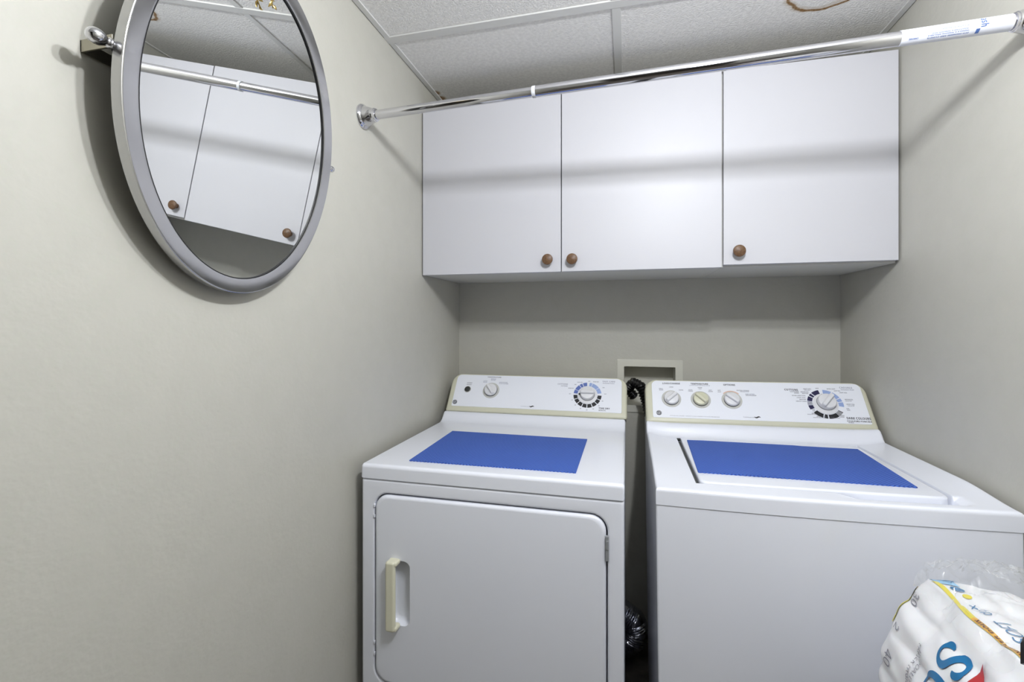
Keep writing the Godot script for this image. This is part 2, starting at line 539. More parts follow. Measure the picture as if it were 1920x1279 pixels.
# ---- wall cabinets
func cabinets() -> void:
	var DC := 1.56
	var units := [
		[-0.7215, 0.2895, [[-0.7207, -0.2165, 0.1702, 0.785, -0.2593, 0.211], [-0.2133, 0.2872, 0.1705, 0.7845, -0.1768, 0.2098]], "white two-door wall cabinet above the dryer, left of the pair", "cabinet"],
		[0.2905, 0.7585, [[0.2922, 0.758, 0.1782, 0.7835, 0.3339, 0.2178]], "white single-door wall cabinet above the washer, at the right wall", "cabinet"]]
	for u in units:
		var c := thing("wall_cabinet", u[3], u[4], V((u[0] + u[1]) / 2, 0.172, 1.75))
		var o := c.position
		var mb := MB.new()
		# carcass of boards: sides, top, bottom, back
		var f := DC + 0.0185
		box(mb, V(u[0], 0.172, f) - o, V(u[0] + 0.016, 0.782, DB - 0.001) - o, 0.0006)
		box(mb, V(u[1] - 0.016, 0.172, f) - o, V(u[1], 0.782, DB - 0.001) - o, 0.0006)
		box(mb, V(u[0] + 0.016, 0.766, f) - o, V(u[1] - 0.016, 0.782, DB - 0.001) - o, 0.0006)
		box(mb, V(u[0] + 0.016, 0.1722, f) - o, V(u[1] - 0.016, 0.188, DB - 0.001) - o, 0.0006)
		box(mb, V(u[0] + 0.016, 0.188, DB - 0.012) - o, V(u[1] - 0.016, 0.766, DB - 0.001) - o)
		obj("body", mb, M.carcass, c)
		for d in u[2]:
			mb = MB.new()
			box(mb, V(d[0], d[2], DC) - o, V(d[1], d[3], DC + 0.0175) - o, 0.0012)
			var door := obj("door", mb, M.melamine, c)
			var k := MB.new()
			k.lathe([[0.0, 0.0], [0.0095, 0.0], [0.0085, 0.006], [0.0105, 0.011], [0.0165, 0.0145], [0.0185, 0.0185], [0.0175, 0.0225], [0.012, 0.0255], [0.0, 0.0268]],
				Transform3D(Basis(Vector3.RIGHT, PI / 2), V(d[4], d[5], DC) - o), 32)
			obj("knob", k, M.wood, door)

# ---- console shared by both machines, in the face's own axes: x along, y up the slope, z out
func console(parent: Node3D, at: Vector3, slope: float, width: float, length: float, panel: Rect2) -> MeshInstance3D:
	var tr := Transform3D(Basis(Vector3.RIGHT, -slope), at)
	var ba := deg_to_rad(16)                                                     # the back falls away behind the top edge
	var back := Vector3(0, -sin(ba) * cos(slope) + cos(ba) * sin(slope), -sin(ba) * sin(slope) - cos(ba) * cos(slope)) * 0.085
	var mb := MB.new()
	var L := []
	var r := [0.008, 0.008, 0.040, 0.040]
	var lo := rrect(0, 0, width, length, r, 0, 10)
	var bl := PackedVector3Array()
	for p in lo: bl.append(p + back)
	L.append(bl)
	for k in 5:
		var a := PI / 2 * k / 4
		var i := 0.009 * (1 - cos(a)); var z := -0.009 + 0.009 * sin(a)
		L.append(rrect(i, i, width - i, length - i, [0.008, 0.008, 0.040 - i, 0.040 - i], z, 10))
	var px := panel.position.x; var py := panel.position.y; var qx := panel.end.x; var qy := panel.end.y
	L.append(rrect(px, py, qx, qy, [0.006, 0.006, 0.018, 0.018], 0.0006, 10))
	L.append(rrect(px + 0.001, py + 0.001, qx - 0.001, qy - 0.001, [0.006, 0.006, 0.018, 0.018], -0.001, 10))
	mb.loft(L)
	var c := obj("console", mb, M.cream, parent, tr)
	mb = MB.new()
	L = []
	for k in [[0.0012, -0.0012], [0.0006, 0.0], [0.0012, 0.0006]]:
		L.append(rrect(px + k[0], py + k[0], qx - k[0], qy - k[0], [0.006, 0.006, 0.018, 0.018], k[1], 10))
	mb.loft(L)
	obj("control_panel", mb, M.panel, c)
	mb = MB.new()
	box(mb, Vector3(0.003, -0.004, -0.016), Vector3(width - 0.003, 0.0006, -0.0035))
	obj("base_gap_shadow", mb, M.groove, c)  # dark strip drawn in for the shadowed gap below the console
	return c

func dial_knob(c: Node3D, x: float, y: float, r: float, turn: float, m: Material, flat := false) -> void:
	# bezel, body with a skirt, and the grip bar across it; turn in degrees clockwise from upright
	var fwd := Basis(Vector3.RIGHT, PI / 2)
	var at := Transform3D(fwd, Vector3(x, y, 0.0007))
	var mb := MB.new()
	mb.lathe([[r * 1.0, 0.0], [r * 1.32, 0.0], [r * 1.3, 0.0008], [r * 1.02, 0.0008], [r * 1.0, 0.0]], at, 48)
	obj("knob_bezel", mb, M.bezel, c)
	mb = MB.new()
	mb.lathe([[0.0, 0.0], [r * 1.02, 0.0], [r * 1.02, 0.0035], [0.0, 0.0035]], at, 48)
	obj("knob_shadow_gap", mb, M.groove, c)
	mb = MB.new()
	mb.lathe([[0.0, 0.0035], [r * 0.98, 0.0035], [r, 0.006], [r * 0.96, 0.0115], [r * 0.86, 0.0135], [0.0, 0.0142]], at, 48)
	var bar := MB.new()
	bar.rbox(Vector3(0, 0, 0.0165), Vector3(r * 0.5, r * 1.86, 0.014), 0.0042)
	for i in bar.t.size():
		var p: Vector3 = bar.t[i]
		mb.t.append(Basis(Vector3.BACK, -deg_to_rad(turn)) * p + Vector3(x, y, 0.0007))
	obj("knob", mb, m, c)

func logo(c: Node3D, x: float, y: float, r: float) -> void:
	var mb := MB.new()
	mb.lathe([[0.0, 0.0], [r, 0.0], [r, 0.0008], [0.0, 0.0008]], Transform3D(Basis(Vector3.RIGHT, PI / 2), Vector3(x, y, 0.0006)), 32)
	obj("logo_disc", mb, M.ink, c)
	arc(c, x, y, 0.0015, r * 0.8, r * 0.88, -35, 35, M.panel)
	arc(c, x, y, 0.0015, r * 0.8, r * 0.88, 55, 125, M.panel)
	arc(c, x, y, 0.0015, r * 0.8, r * 0.88, 145, 215, M.panel)
	arc(c, x, y, 0.0015, r * 0.8, r * 0.88, 235, 305, M.panel)
	var me := text_mesh("GE", r * 0.95, r * 1.15, true, "Droid Serif")
	me.surface_set_material(0, M.panel)
	var o := MeshInstance3D.new()
	o.name = "logo_letters"; o.mesh = me
	o.transform = Transform3D(Basis(Vector3(1, 0, 0), Vector3(0.2, 1, 0), Vector3(0, 0, 1)), Vector3(x, y, 0.0015))
	c.add_child(o, true)

func bird(c: Node3D, x: float, y: float, w: float) -> void:
	# small black swoosh after the word Commercial
	var mb := MB.new()
	var pts := []
	for i in 13:
		var u := i / 12.0
		pts.append(Vector2(x - w / 2 + w * u, y + 0.0016 * sin(u * TAU * 1.1 + 2.6)))
	for i in 12:
		var h0 := 0.0008 + 0.0016 * sin(PI * i / 12.0); var h1 := 0.0008 + 0.0016 * sin(PI * (i + 1) / 12.0)
		var a: Vector2 = pts[i]; var b: Vector2 = pts[i + 1]
		for z in [0.0007, 0.001]:
			mb.quad(Vector3(a.x, a.y - h0, z), Vector3(a.x, a.y + h0, z), Vector3(b.x, b.y + h1, z), Vector3(b.x, b.y - h1, z))
	obj("printed_mark", mb, M.ink_black, c)

# profile in (z, y) pushed along x from x0 to x1, with bevelled ends
func extrude_x(mb: MB, prof: Array, x0: float, x1: float, bev: float) -> void:
	var n := prof.size()
	var cen := Vector2.ZERO
	var off := []
	var area := 0.0
	for i in n:
		var a: Vector2 = prof[i]; var b: Vector2 = prof[(i + 1) % n]
		area += a.cross(b)
	for i in n:
		var p: Vector2 = prof[i]
		var e0: Vector2 = (p - prof[(i + n - 1) % n]).normalized(); var e1: Vector2 = (prof[(i + 1) % n] - p).normalized()
		var nn := (e0.orthogonal() + e1.orthogonal()).normalized()
		if area < 0: nn = -nn
		off.append(nn / maxf(0.5, nn.dot(e0.orthogonal() * (1.0 if area > 0 else -1.0))))
	var L := []
	for k in 4:
		var a := PI / 2 * k / 3
		L.append(ring(prof, off, -bev * (1 - sin(a)), x0 + bev * (1 - cos(a))))
	for k in 4:
		var a := PI / 2 * (3 - k) / 3
		L.append(ring(prof, off, -bev * (1 - sin(a)), x1 - bev * (1 - cos(a))))
	mb.loft(L, false, false)
	for k in 2:
		var l: PackedVector3Array = L[0] if k == 0 else L[-1]
		var poly := PackedVector2Array()
		for p in l: poly.append(Vector2(p.z, p.y))
		var ix := Geometry2D.triangulate_polygon(poly)
		for i in ix.size() / 3: 
			var a := l[ix[i * 3]]; var b := l[ix[i * 3 + 1]]; var d := l[ix[i * 3 + 2]]
			if ((d - a).cross(b - a).x < 0) == (k == 0): mb.tri(a, b, d)
			else: mb.tri(a, d, b)

func ring(prof: Array, off: Array, k: float, x: float) -> PackedVector3Array:
	var l := PackedVector3Array()
	for i in prof.size():
		var p: Vector2 = prof[i] + off[i] * -k * -1.0
		l.append(Vector3(x, p.y, p.x))
	return l

func dryer() -> void:
	var W := 0.688
	var dr := thing("dryer", "white front-loading clothes dryer at the left, with the big square door", "dryer", V(-0.6935, -H, 1.113))
	# body with the door opening; x from the left edge, y from the floor, z towards the viewer
	var mb := MB.new()
	var hx0 := 0.0385; var hx1 := 0.6495; var hy0 := 0.336; var hy1 := 0.8395
	var hr := [0.04, 0.04, 0.04, 0.04]
	var L := [rrect(0, 0.02, W, 0.8755, 0.006, -0.66), rrect(0, 0.02, W, 0.8755, 0.006, -0.010)]
	for k in 4:
		var a := PI / 2 * (k + 1) / 4
		var i := 0.008 * (1 - cos(a))
		L.append(rrect(i, 0.02 + i, W - i, 0.8755 - i, 0.006, -0.010 + 0.008 * sin(a)))
	L.append(rrect(hx0 - 0.006, hy0 - 0.006, hx1 + 0.006, hy1 + 0.006, 0.046, -0.002))
	L.append(rrect(hx0 - 0.002, hy0 - 0.002, hx1 + 0.002, hy1 + 0.002, 0.042, -0.0035))
	L.append(rrect(hx0, hy0, hx1, hy1, 0.04, -0.007))
	L.append(rrect(hx0, hy0, hx1, hy1, 0.04, -0.03))
	mb.loft(L)
	obj("body", mb, M.enamel, dr)
	for f in [[0.05, -0.06], [W - 0.05, -0.06], [0.05, -0.6], [W - 0.05, -0.6]]:
		mb = MB.new()
		mb.lathe([[0.0, 0.0], [0.022, 0.0], [0.022, 0.008], [0.012, 0.012], [0.012, 0.024], [0.0, 0.024]], Transform3D(Basis.IDENTITY, Vector3(f[0], 0, f[1])), 20)
		obj("foot", mb, M.black_plastic, dr)
	# top with its riser
	mb = MB.new()
	var prof := []
	prof.append(Vector2(-0.66, 0.8765)); prof.append(Vector2(-0.001, 0.8765)); prof.append(Vector2(0.0, 0.8775))
	for k in 6:
		var a := PI / 2 * k / 5
		prof.append(Vector2(-0.010 + 0.010 * cos(a), 0.905 + 0.010 * sin(a)))
	prof.append(Vector2(-0.3, 0.9152))
	prof.append(Vector2(-0.525, 0.915))
	for k in 7:
		var u := k / 6.0
		prof.append(Vector2(-0.53 - 0.05 * u, 0.915 + 0.031 * u * u))
	prof.append(Vector2(-0.588, 0.9475)); prof.append(Vector2(-0.66, 0.9475))
	extrude_x(mb, prof, -0.0005, W + 0.0005, 0.007)
	obj("top", mb, M.enamel, dr)
	# door: slab with a hand pocket
	mb = MB.new()
	var g := 0.0034
	var x0 := hx0 + g; var x1 := hx1 - g; var y0 := hy0 + g; var y1 := hy1 - g
	L = [rrect(x0 + 0.003, y0 + 0.003, x1 - 0.003, y1 - 0.003, 0.036, -0.026), rrect(x0, y0, x1, y1, 0.037, -0.02)]
	for k in 5:
		var a := PI / 2 * k / 4
		var i := 0.009 * (1 - cos(a))
		L.append(rrect(x0 + i, y0 + i, x1 - i, y1 - i, 0.037, -0.007 + 0.009 * sin(a)))
	var px0 := 0.086; var px1 := 0.1445; var py0 := 0.4975; var py1 := 0.6685
	L.append(rrect(px0, py0, px1, py1, 0.018, 0.002))
	L.append(rrect(px0 + 0.001, py0 + 0.001, px1 - 0.001, py1 - 0.001, 0.018, 0.0012))
	for k in 5:
		var a := PI / 2 * k / 4
		var i := 0.002 + 0.012 * (1 - cos(a))
		L.append(rrect(px0 + i, py0 + i, px1 - i, py1 - i, 0.017 - 0.5 * i, -0.006 - 0.014 * sin(a)))
	mb.loft(L)
	var door := obj("door", mb, M.enamel, dr)
	# handle: a cream bar on two hooked ends
	mb = MB.new()
	mb.rbox(Vector3(0.0985, 0.5835, 0.0205), Vector3(0.027, 0.182, 0.014), 0.0068, 5)
	for s in [0.0, 1.0]:
		var yy := 0.4995 if s == 0.0 else 0.6675
		mb.rbox(Vector3(0.1015, yy, 0.0115), Vector3(0.030, 0.0135, 0.026), 0.0055, 5)
	obj("handle", mb, M.ivory, door)
	mb = MB.new()
	mb.rbox(Vector3(hx1 - 0.001, 0.763, 0.0), Vector3(0.0075, 0.058, 0.010), 0.001)
	mb.lathe([[0.0, 0.0], [0.004, 0.0], [0.004, 0.02], [0.0, 0.02]], Transform3D(Basis.IDENTITY, Vector3(hx1 - 0.001, 0.762, 0.003)), 12)
	obj("hinge", mb, M.hinge, dr)
	for y in [0.805, 0.777, 0.44, 0.41]:
		mb = MB.new()
		mb.rbox(Vector3(hx0 + 0.001, y, -0.003), Vector3(0.0036, 0.008, 0.006), 0.0012)
		obj("door_catch", mb, M.enamel, dr)
	# console
	var sl := atan(0.72)
	var c := console(dr, Vector3(0.0025, 0.9495, -0.587), sl, 0.692, 0.1677, Rect2(0.0205, 0.0205, 0.653, 0.141))
	print_text(c, "START", 0.077, 0.1235, 0.0007, 0.0048, 0.022, M.ink_soft)
	print_text(c, "DÉPART", 0.077, 0.1165, 0.0007, 0.0046, 0.0215, M.ink_soft)
	mb = MB.new()
	mb.lathe([[0.0, 0.0], [0.0135, 0.0], [0.0135, 0.0015], [0.012, 0.002], [0.0, 0.002]], Transform3D(Basis(Vector3.RIGHT, PI / 2), Vector3(0.075, 0.0945, 0.0007)), 32)
	obj("button_bezel", mb, M.bezel, c)
	mb = MB.new()
	mb.lathe([[0.0, 0.0], [0.0115, 0.0], [0.0115, 0.005], [0.0095, 0.0065], [0.0, 0.006]], Transform3D(Basis(Vector3.RIGHT, PI / 2), Vector3(0.075, 0.0945, 0.0007)), 32)
	obj("start_button", mb, mat(Color(0.2, 0.21, 0.2), 0.4), c)
	dial_knob(c, 0.1716, 0.0935, 0.0255, -38, M.knob)
	print_text(c, "TEMPERATURE", 0.1757, 0.1528, 0.0007, 0.0048, 0.057, M.ink_soft)
	print_text(c, "MEDIUM", 0.1735, 0.1445, 0.0007, 0.0033, 0.02, M.ink_pale)
	print_text(c, "MOYEN", 0.1735, 0.1395, 0.0007, 0.0033, 0.018, M.ink_pale)
	print_text(c, "LOW", 0.1415, 0.1345, 0.0007, 0.0033, 0.016, M.ink_pale)
	print_text(c, "BASSE", 0.1415, 0.1295, 0.0007, 0.0033, 0.016, M.ink_pale)
	print_text(c, "COTTONS", 0.2165, 0.1305, 0.0007, 0.0036, 0.034, M.ink_pale)
	print_text(c, "COTONS", 0.2185, 0.1250, 0.0007, 0.0036, 0.037, M.ink_pale)
	logo(c, 0.033, 0.0376, 0.0092)
	print_text(c, "Commercial", 0.316, 0.0318, 0.0007, 0.0036, 0.031, M.ink_pale, false)
	bird(c, 0.342, 0.0325, 0.018)
	# timer dial
	var X := 0.548; var Y := 0.0892
	for a in [[-84, -66], [-64, -40], [-37.5, -25], [-22, -4]]: arc(c, X, Y, 0.0007, 0.0375, 0.052, a[0], a[1], M.ink_blue)
	for a in [[7, 19], [21, 52], [54, 80]]: arc(c, X, Y, 0.0007, 0.0375, 0.052, a[0], a[1], M.ink_light)
	for k in 8: arc(c, X, Y, 0.0007, 0.0375, 0.052, 91 + k * 22.6, 91 + k * 22.6 + 19.2, M.ink_black)
	mb = MB.new()
	mb.lathe([[0.0, 0.0], [0.0362, 0.0], [0.0355, 0.0015], [0.029, 0.0025], [0.0, 0.0025]], Transform3D(Basis(Vector3.RIGHT, PI / 2), Vector3(X, Y, 0.0007)), 48)
	obj("dial_skirt", mb, M.knob, c)
	mb = MB.new()
	mb.quad(Vector3(X - 0.0345, Y + 0.002, 0.0036), Vector3(X - 0.028, Y + 0.0065, 0.0036), Vector3(X - 0.026, Y + 0.002, 0.0036), Vector3(X - 0.028, Y - 0.003, 0.0036))
	obj("dial_pointer", mb, M.ink_black, c)
	dial_knob_at(c, X, Y + 0.002, 0.0025, 0.0262, 90)
	print_text(c, "COTTONS", 0.4522, 0.1318, 0.0007, 0.0055, 0.039, M.ink_pale)
	print_text(c, "COTONS", 0.4585, 0.124, 0.0007, 0.0046, 0.025, M.ink_pale)
	print_text(c, "EASY CARE", 0.6254, 0.1488, 0.0007, 0.0055, 0.046, M.ink_pale)
	print_text(c, "ENTRETIEN FACILE", 0.6244, 0.1408, 0.0007, 0.0042, 0.042, M.ink_pale)
	print_text(c, "TIME DRY", 0.611, 0.0372, 0.0007, 0.0065, 0.040, M.ink)
	print_text(c, "MINUTE", 0.6035, 0.0291, 0.0007, 0.0048, 0.0245, M.ink_soft)
	for k in 7:
		var a := deg_to_rad(91 + (k + 1) * 22.6 - 1.7)
		print_text(c, "%d" % (80 - k * 10), X + sin(a) * 0.0605, Y + cos(a) * 0.0605, 0.0007, 0.0036, 0.0052, M.ink_soft)
	for q in [[-88, 0.0635, "OFF"], [-66, 0.064, "MORE DRY"], [-47, 0.062, "DRY"], [-28, 0.06, "LESS DRY"], [4, 0.058, "OFF"], [26, 0.063, "MORE DRY"], [60, 0.066, "DRY"], [84, 0.064, "OFF"]]:
		var a := deg_to_rad(q[0])
		print_text(c, q[2], X + sin(a) * (q[1] + 0.0006 * q[2].length()), Y + cos(a) * q[1], 0.0007, 0.0034, 0.0026 * q[2].length(), M.ink_soft)

func dial_knob_at(c: Node3D, x: float, y: float, z: float, r: float, turn: float) -> void:
	var mb := MB.new()
	var at := Transform3D(Basis(Vector3.RIGHT, PI / 2), Vector3(x, y, z))
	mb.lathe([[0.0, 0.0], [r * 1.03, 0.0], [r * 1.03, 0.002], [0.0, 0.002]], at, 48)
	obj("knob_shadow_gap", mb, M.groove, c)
	mb = MB.new()
	mb.lathe([[0.0, 0.002], [r, 0.002], [r, 0.008], [r * 0.96, 0.015], [r * 0.88, 0.017], [0.0, 0.0178]], at, 48)
	var bar := MB.new()
	bar.rbox(Vector3(0, 0, 0.02), Vector3(r * 0.52, r * 2.0, 0.016), 0.005)
	for i in bar.t.size():
		mb.t.append(Basis(Vector3.BACK, -deg_to_rad(turn)) * bar.t[i] + Vector3(x, y, z))
	obj("knob", mb, M.knob, c)

func washer() -> void:
	var W := 0.686
	var roll := deg_to_rad(0.75)
	var wa := thing("washer", "white top-loading washing machine at the right, with a flat lid", "washing machine", V(0.0645 + 0.915 * sin(roll), -H, 1.113))
	wa.rotation.z = roll
	# body with a slightly bowed front
	var mb := MB.new()
	var L := []
	for y in [0.03, 0.2, 0.4, 0.6, 0.8, 0.8755]:
		var l := PackedVector3Array()
		var a := rrect(0, -0.66, W, -0.0015, [0.006, 0.006, 0.005, 0.005], 0, 6, 14)
		for p in a: l.append(Vector3(p.x, y, p.y + washer_bow(p.x, -p.y)))
		L.append(l)
	mb.loft(L)
	obj("body", mb, M.enamel, wa)
	for f in [[0.05, -0.06], [W - 0.05, -0.06], [0.05, -0.6], [W - 0.05, -0.6]]:
		mb = MB.new()
		var lo: float = -f[0] * sin(roll)
		mb.lathe([[0.0, lo], [0.022, lo], [0.022, lo + 0.008], [0.012, lo + 0.012], [0.012, 0.034], [0.0, 0.034]], Transform3D(Basis.IDENTITY, Vector3(f[0], 0, f[1])), 20)
		obj("foot", mb, M.black_plastic, wa)
	# top: one pressed sheet with rolled edges, a well for the lid, a finger notch and the riser
	mb = MB.new()
	var xs := [[0.0, 0.0385], [0.0, 0.009], [0.0004, 0.006], [0.0013, 0.0035], [0.003, 0.0014], [0.0055, 0.0003], [0.009, 0.0]]
	var zs := xs.duplicate()
	var x := 0.013
	while x < W - 0.012:
		xs.append([x, 0.0]); x += 0.00125 if (x > 0.090 and x < 0.107) or (x > 0.60 and x < 0.612) else 0.006
	for k in 7: xs.append([W - xs[6 - k][0], xs[6 - k][1]])
	var z := 0.012
	while z < 0.60:
		zs.append([z, 0.0]); z += 0.00125 if (z > 0.050 and z < 0.06) or (z > 0.486 and z < 0.494) else 0.003 if z < 0.075 else 0.006
	zs.append([0.66, 0.0])
	var G := []
	for j in zs.size():
		var row := PackedVector3Array()
		for i in xs.size():
			var drop: float = maxf(xs[i][1], zs[j][1])
			var h := washer_top(xs[i][0], zs[j][0]) if drop < 0.03 else 0.915
			row.append(Vector3(xs[i][0], h - drop, -zs[j][0] + washer_bow(xs[i][0], zs[j][0])))
		G.append(row)
	for j in G.size() - 1:
		for i in xs.size() - 1:
			mb.quad(G[j][i], G[j][i + 1], G[j + 1][i + 1], G[j + 1][i])
	# underside closes it
	var n := xs.size() - 1
	mb.quad(G[0][0], G[-1][0], G[-1][n], G[0][n])
	obj("top", mb, M.enamel, wa, Transform3D.IDENTITY, 50)
	# lid
	mb = MB.new()
	var lx0 := 0.1045; var lx1 := 0.6025; var lz0 := 0.0585; var lz1 := 0.487
	L = []
	for k in 6:
		var a := PI / 2 * k / 5
		var i := 0.006 * (1 - cos(a))
		var l := PackedVector3Array()
		for p in rrect(lx0 + i, -lz1 + i, lx1 - i, -lz0 - i, [0.006, 0.006, 0.022, 0.022], 0, 8): l.append(Vector3(p.x, 0.9105 + 0.006 * sin(a), p.y))
		if k == 0:
			var l0 := PackedVector3Array()
			for p in l: l0.append(Vector3(p.x, 0.8945, p.z))
			L.append(l0)
		L.append(l)
	mb.loft(L)
	obj("lid", mb, M.enamel, wa)
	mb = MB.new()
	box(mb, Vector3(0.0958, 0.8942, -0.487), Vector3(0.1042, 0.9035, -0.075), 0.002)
	obj("lid_groove_shadow", mb, M.groove_shadow, wa)  # dark strip standing in for the shadow beside the lid, no real part
	mb = MB.new()
	mb.lathe([[0.0, 0.0], [0.0042, 0.0], [0.0042, 0.012], [0.0, 0.012]], Transform3D(Basis(Vector3.BACK, PI / 2), Vector3(0.105, 0.911, -0.4865)), 16)
	obj("lid_hinge", mb, M.black_plastic, wa)
	# console
	var sl := atan(0.74)
	var c := console(wa, Vector3(0.001, 0.9548, -0.5375), sl, 0.6885, 0.1665, Rect2(0.022, 0.0165, 0.652, 0.144))
	dial_knob(c, 0.0866, 0.0893, 0.0245, 48, M.knob)
	dial_knob(c, 0.1823, 0.0885, 0.0245, -45, M.knob_yellow)
	dial_knob(c, 0.2811, 0.0893, 0.0245, -50, M.knob)
	arc(c, 0.2811, 0.0893, 0.0007, 0.0325, 0.0355, -45, 45, M.ink_peach)
	print_text(c, "LOAD/CHARGE", 0.0897, 0.1496, 0.0007, 0.0062, 0.059, M.ink)
	print_text(c, "SMALL", 0.054, 0.128, 0.0007, 0.0036, 0.014, M.ink_soft)
	print_text(c, "PETITE", 0.0545, 0.1225, 0.0007, 0.0036, 0.013, M.ink_soft)
	print_text(c, "LARGE", 0.089, 0.1352, 0.0007, 0.0036, 0.0135, M.ink_soft)
	print_text(c, "SUPER", 0.121, 0.1238, 0.0007, 0.0036, 0.0145, M.ink_soft)
	print_text(c, "TEMPERATURE", 0.1835, 0.1496, 0.0007, 0.0062, 0.0576, M.ink)
	print_text(c, "LAVAGE/RINÇAGE", 0.184, 0.1428, 0.0007, 0.0036, 0.067, M.ink_pale)
	print_text(c, "WARM", 0.184, 0.1352, 0.0007, 0.0036, 0.014, M.ink_soft)
	print_text(c, "TIÈDE", 0.184, 0.1302, 0.0007, 0.0032, 0.010, M.ink_soft)
	print_text(c, "COLD", 0.152, 0.1256, 0.0007, 0.0036, 0.013, M.ink_soft)
	print_text(c, "FROIDE", 0.152, 0.1206, 0.0007, 0.0036, 0.0145, M.ink_soft)
	print_text(c, "HOT", 0.217, 0.1256, 0.0007, 0.0036, 0.010, M.ink_soft)
	print_text(c, "CHAUDE", 0.217, 0.1206, 0.0007, 0.0036, 0.0145, M.ink_soft)
	print_text(c, "OPTIONS", 0.28, 0.1479, 0.0007, 0.0062, 0.0373, M.ink)
	print_text(c, "OFF", 0.2455, 0.1258, 0.0007, 0.0036, 0.0095, M.ink_soft)
	print_text(c, "ARRÊT", 0.2455, 0.1204, 0.0007, 0.0036, 0.0115, M.ink_soft)
	print_text(c, "EXTRA RINSE", 0.3205, 0.1268, 0.0007, 0.0038, 0.0385, M.ink_soft)
	print_text(c, "RINÇAGE", 0.325, 0.1222, 0.0007, 0.0034, 0.027, M.ink_soft)
	print_text(c, "FABRIC SOFTENER", 0.3405, 0.1135, 0.0007, 0.0036, 0.029, M.ink_pale)
	print_text(c, "ASSOUPLISSEUR", 0.343, 0.109, 0.0007, 0.0038, 0.033, M.ink_soft)
	logo(c, 0.0429, 0.0342, 0.0088)
	print_text(c, "CYCLES DE LAVAGE  LAVER À L'EAU FROIDE POUR ÉCONOMISER", 0.1566, 0.0256, 0.0007, 0.0032, 0.157, M.ink_soft, false)
	print_text(c, "Commercial", 0.325, 0.0285, 0.0007, 0.0042, 0.034, M.ink_soft, false)
	bird(c, 0.3505, 0.0292, 0.0185)
	var X := 0.5595; var Y := 0.0838
	for a in [[-114, -97], [-94, -91], [-88.5, -86], [-83.5, -81], [-78, -58], [-54, -44], [-40, -12]]: arc(c, X, Y, 0.0007, 0.0375, 0.0515, a[0], a[1], M.ink_navy)
	for a in [[2, 30], [34, 62], [65, 78], [81, 100]]: arc(c, X, Y, 0.0007, 0.0375, 0.0515, a[0], a[1], M.ink_light)
	for a in [[123, 127], [129, 132], [134, 137], [139, 142], [144, 180], [184, 196], [200, 232]]: arc(c, X, Y, 0.0007, 0.0375, 0.0515, a[0], a[1], M.ink_black)
	mb = MB.new()
	mb.lathe([[0.0, 0.0], [0.0362, 0.0], [0.0355, 0.0015], [0.03, 0.0025], [0.0, 0.0025]], Transform3D(Basis(Vector3.RIGHT, PI / 2), Vector3(X, Y, 0.0007)), 48)
	obj("dial_skirt", mb, M.knob, c)
	mb = MB.new()
	mb.quad(Vector3(X - 0.006, Y + 0.035, 0.0036), Vector3(X + 0.0005, Y + 0.034, 0.0036), Vector3(X - 0.001, Y + 0.0275, 0.0036), Vector3(X - 0.005, Y + 0.0275, 0.0036))
	obj("dial_pointer", mb, M.ink_black, c)
	dial_knob_at(c, X + 0.002, Y + 0.004, 0.0025, 0.0265, 40)
	print_text(c, "COTTONS", 0.4695, 0.1337, 0.0007, 0.0066, 0.0405, M.ink)
	print_text(c, "COTONS", 0.4778, 0.1268, 0.0007, 0.0050, 0.0262, M.ink_soft)
	print_text(c, "NORMAL", 0.4833, 0.1215, 0.0007, 0.0034, 0.0145, M.ink_soft)
	print_text(c, "CASUALS", 0.6316, 0.145, 0.0007, 0.0066, 0.0365, M.ink_pale)
	print_text(c, "VÊTEMENTS SPORT", 0.6345, 0.1375, 0.0007, 0.0046, 0.0385, M.ink_pale)
	print_text(c, "DARK COLOURS", 0.6405, 0.0365, 0.0007, 0.0078, 0.0655, M.ink)
	print_text(c, "COULEURS FONCÉES", 0.6396, 0.0272, 0.0007, 0.0068, 0.067, M.ink)
	print_text(c, "NORMAL", 0.6165, 0.0215, 0.0007, 0.0034, 0.0145, M.ink_soft)
	for q in [["HEAVY SOIL", 0.518, 0.138, 0.0235], ["TRÈS SALE", 0.5165, 0.1335, 0.018], ["MEDIUM SOIL", 0.508, 0.1265, 0.0235], ["MOYEN", 0.5085, 0.121, 0.0175], ["OFF", 0.5475, 0.1405, 0.0095],
			["EXTRA LIGHT SOIL", 0.488, 0.1123, 0.040], ["LIGHT SOIL", 0.4935, 0.1053, 0.026], ["MEDIUM", 0.4965, 0.0985, 0.018], ["HEAVY SOIL", 0.4915, 0.0917, 0.031],
			["OFF", 0.521, 0.0632, 0.008], ["ARRÊT", 0.521, 0.0585, 0.009], ["HEAVY SOIL", 0.524, 0.0498, 0.023], ["SALETÉ ÉLEVÉE", 0.518, 0.0462, 0.037], ["MEDIUM SOIL", 0.5375, 0.0398, 0.025], ["SALETÉ MOYENNE", 0.532, 0.0358, 0.037],
			["LIGHT", 0.567, 0.0372, 0.014], ["LÉGER", 0.582, 0.0362, 0.014], ["RINSE", 0.597, 0.0445, 0.012], ["SPIN", 0.5955, 0.0395, 0.012],
			["EXTRA LIGHT", 0.588, 0.1395, 0.024], ["LIGHT SOIL", 0.604, 0.1328, 0.018], ["LIGHT SOIL", 0.62, 0.1265, 0.022], ["MEDIUM SOIL", 0.63, 0.102, 0.023], ["SALETÉ", 0.6275, 0.0972, 0.017], ["HEAVY SOIL", 0.6305, 0.085, 0.0225], ["SALETÉ", 0.6305, 0.08, 0.018], ["OFF", 0.619, 0.069, 0.0075], ["ARRÊT", 0.62, 0.0645, 0.0095]]:
		print_text(c, q[0], q[1], q[2], 0.0007, 0.0036, q[3], M.ink_soft)

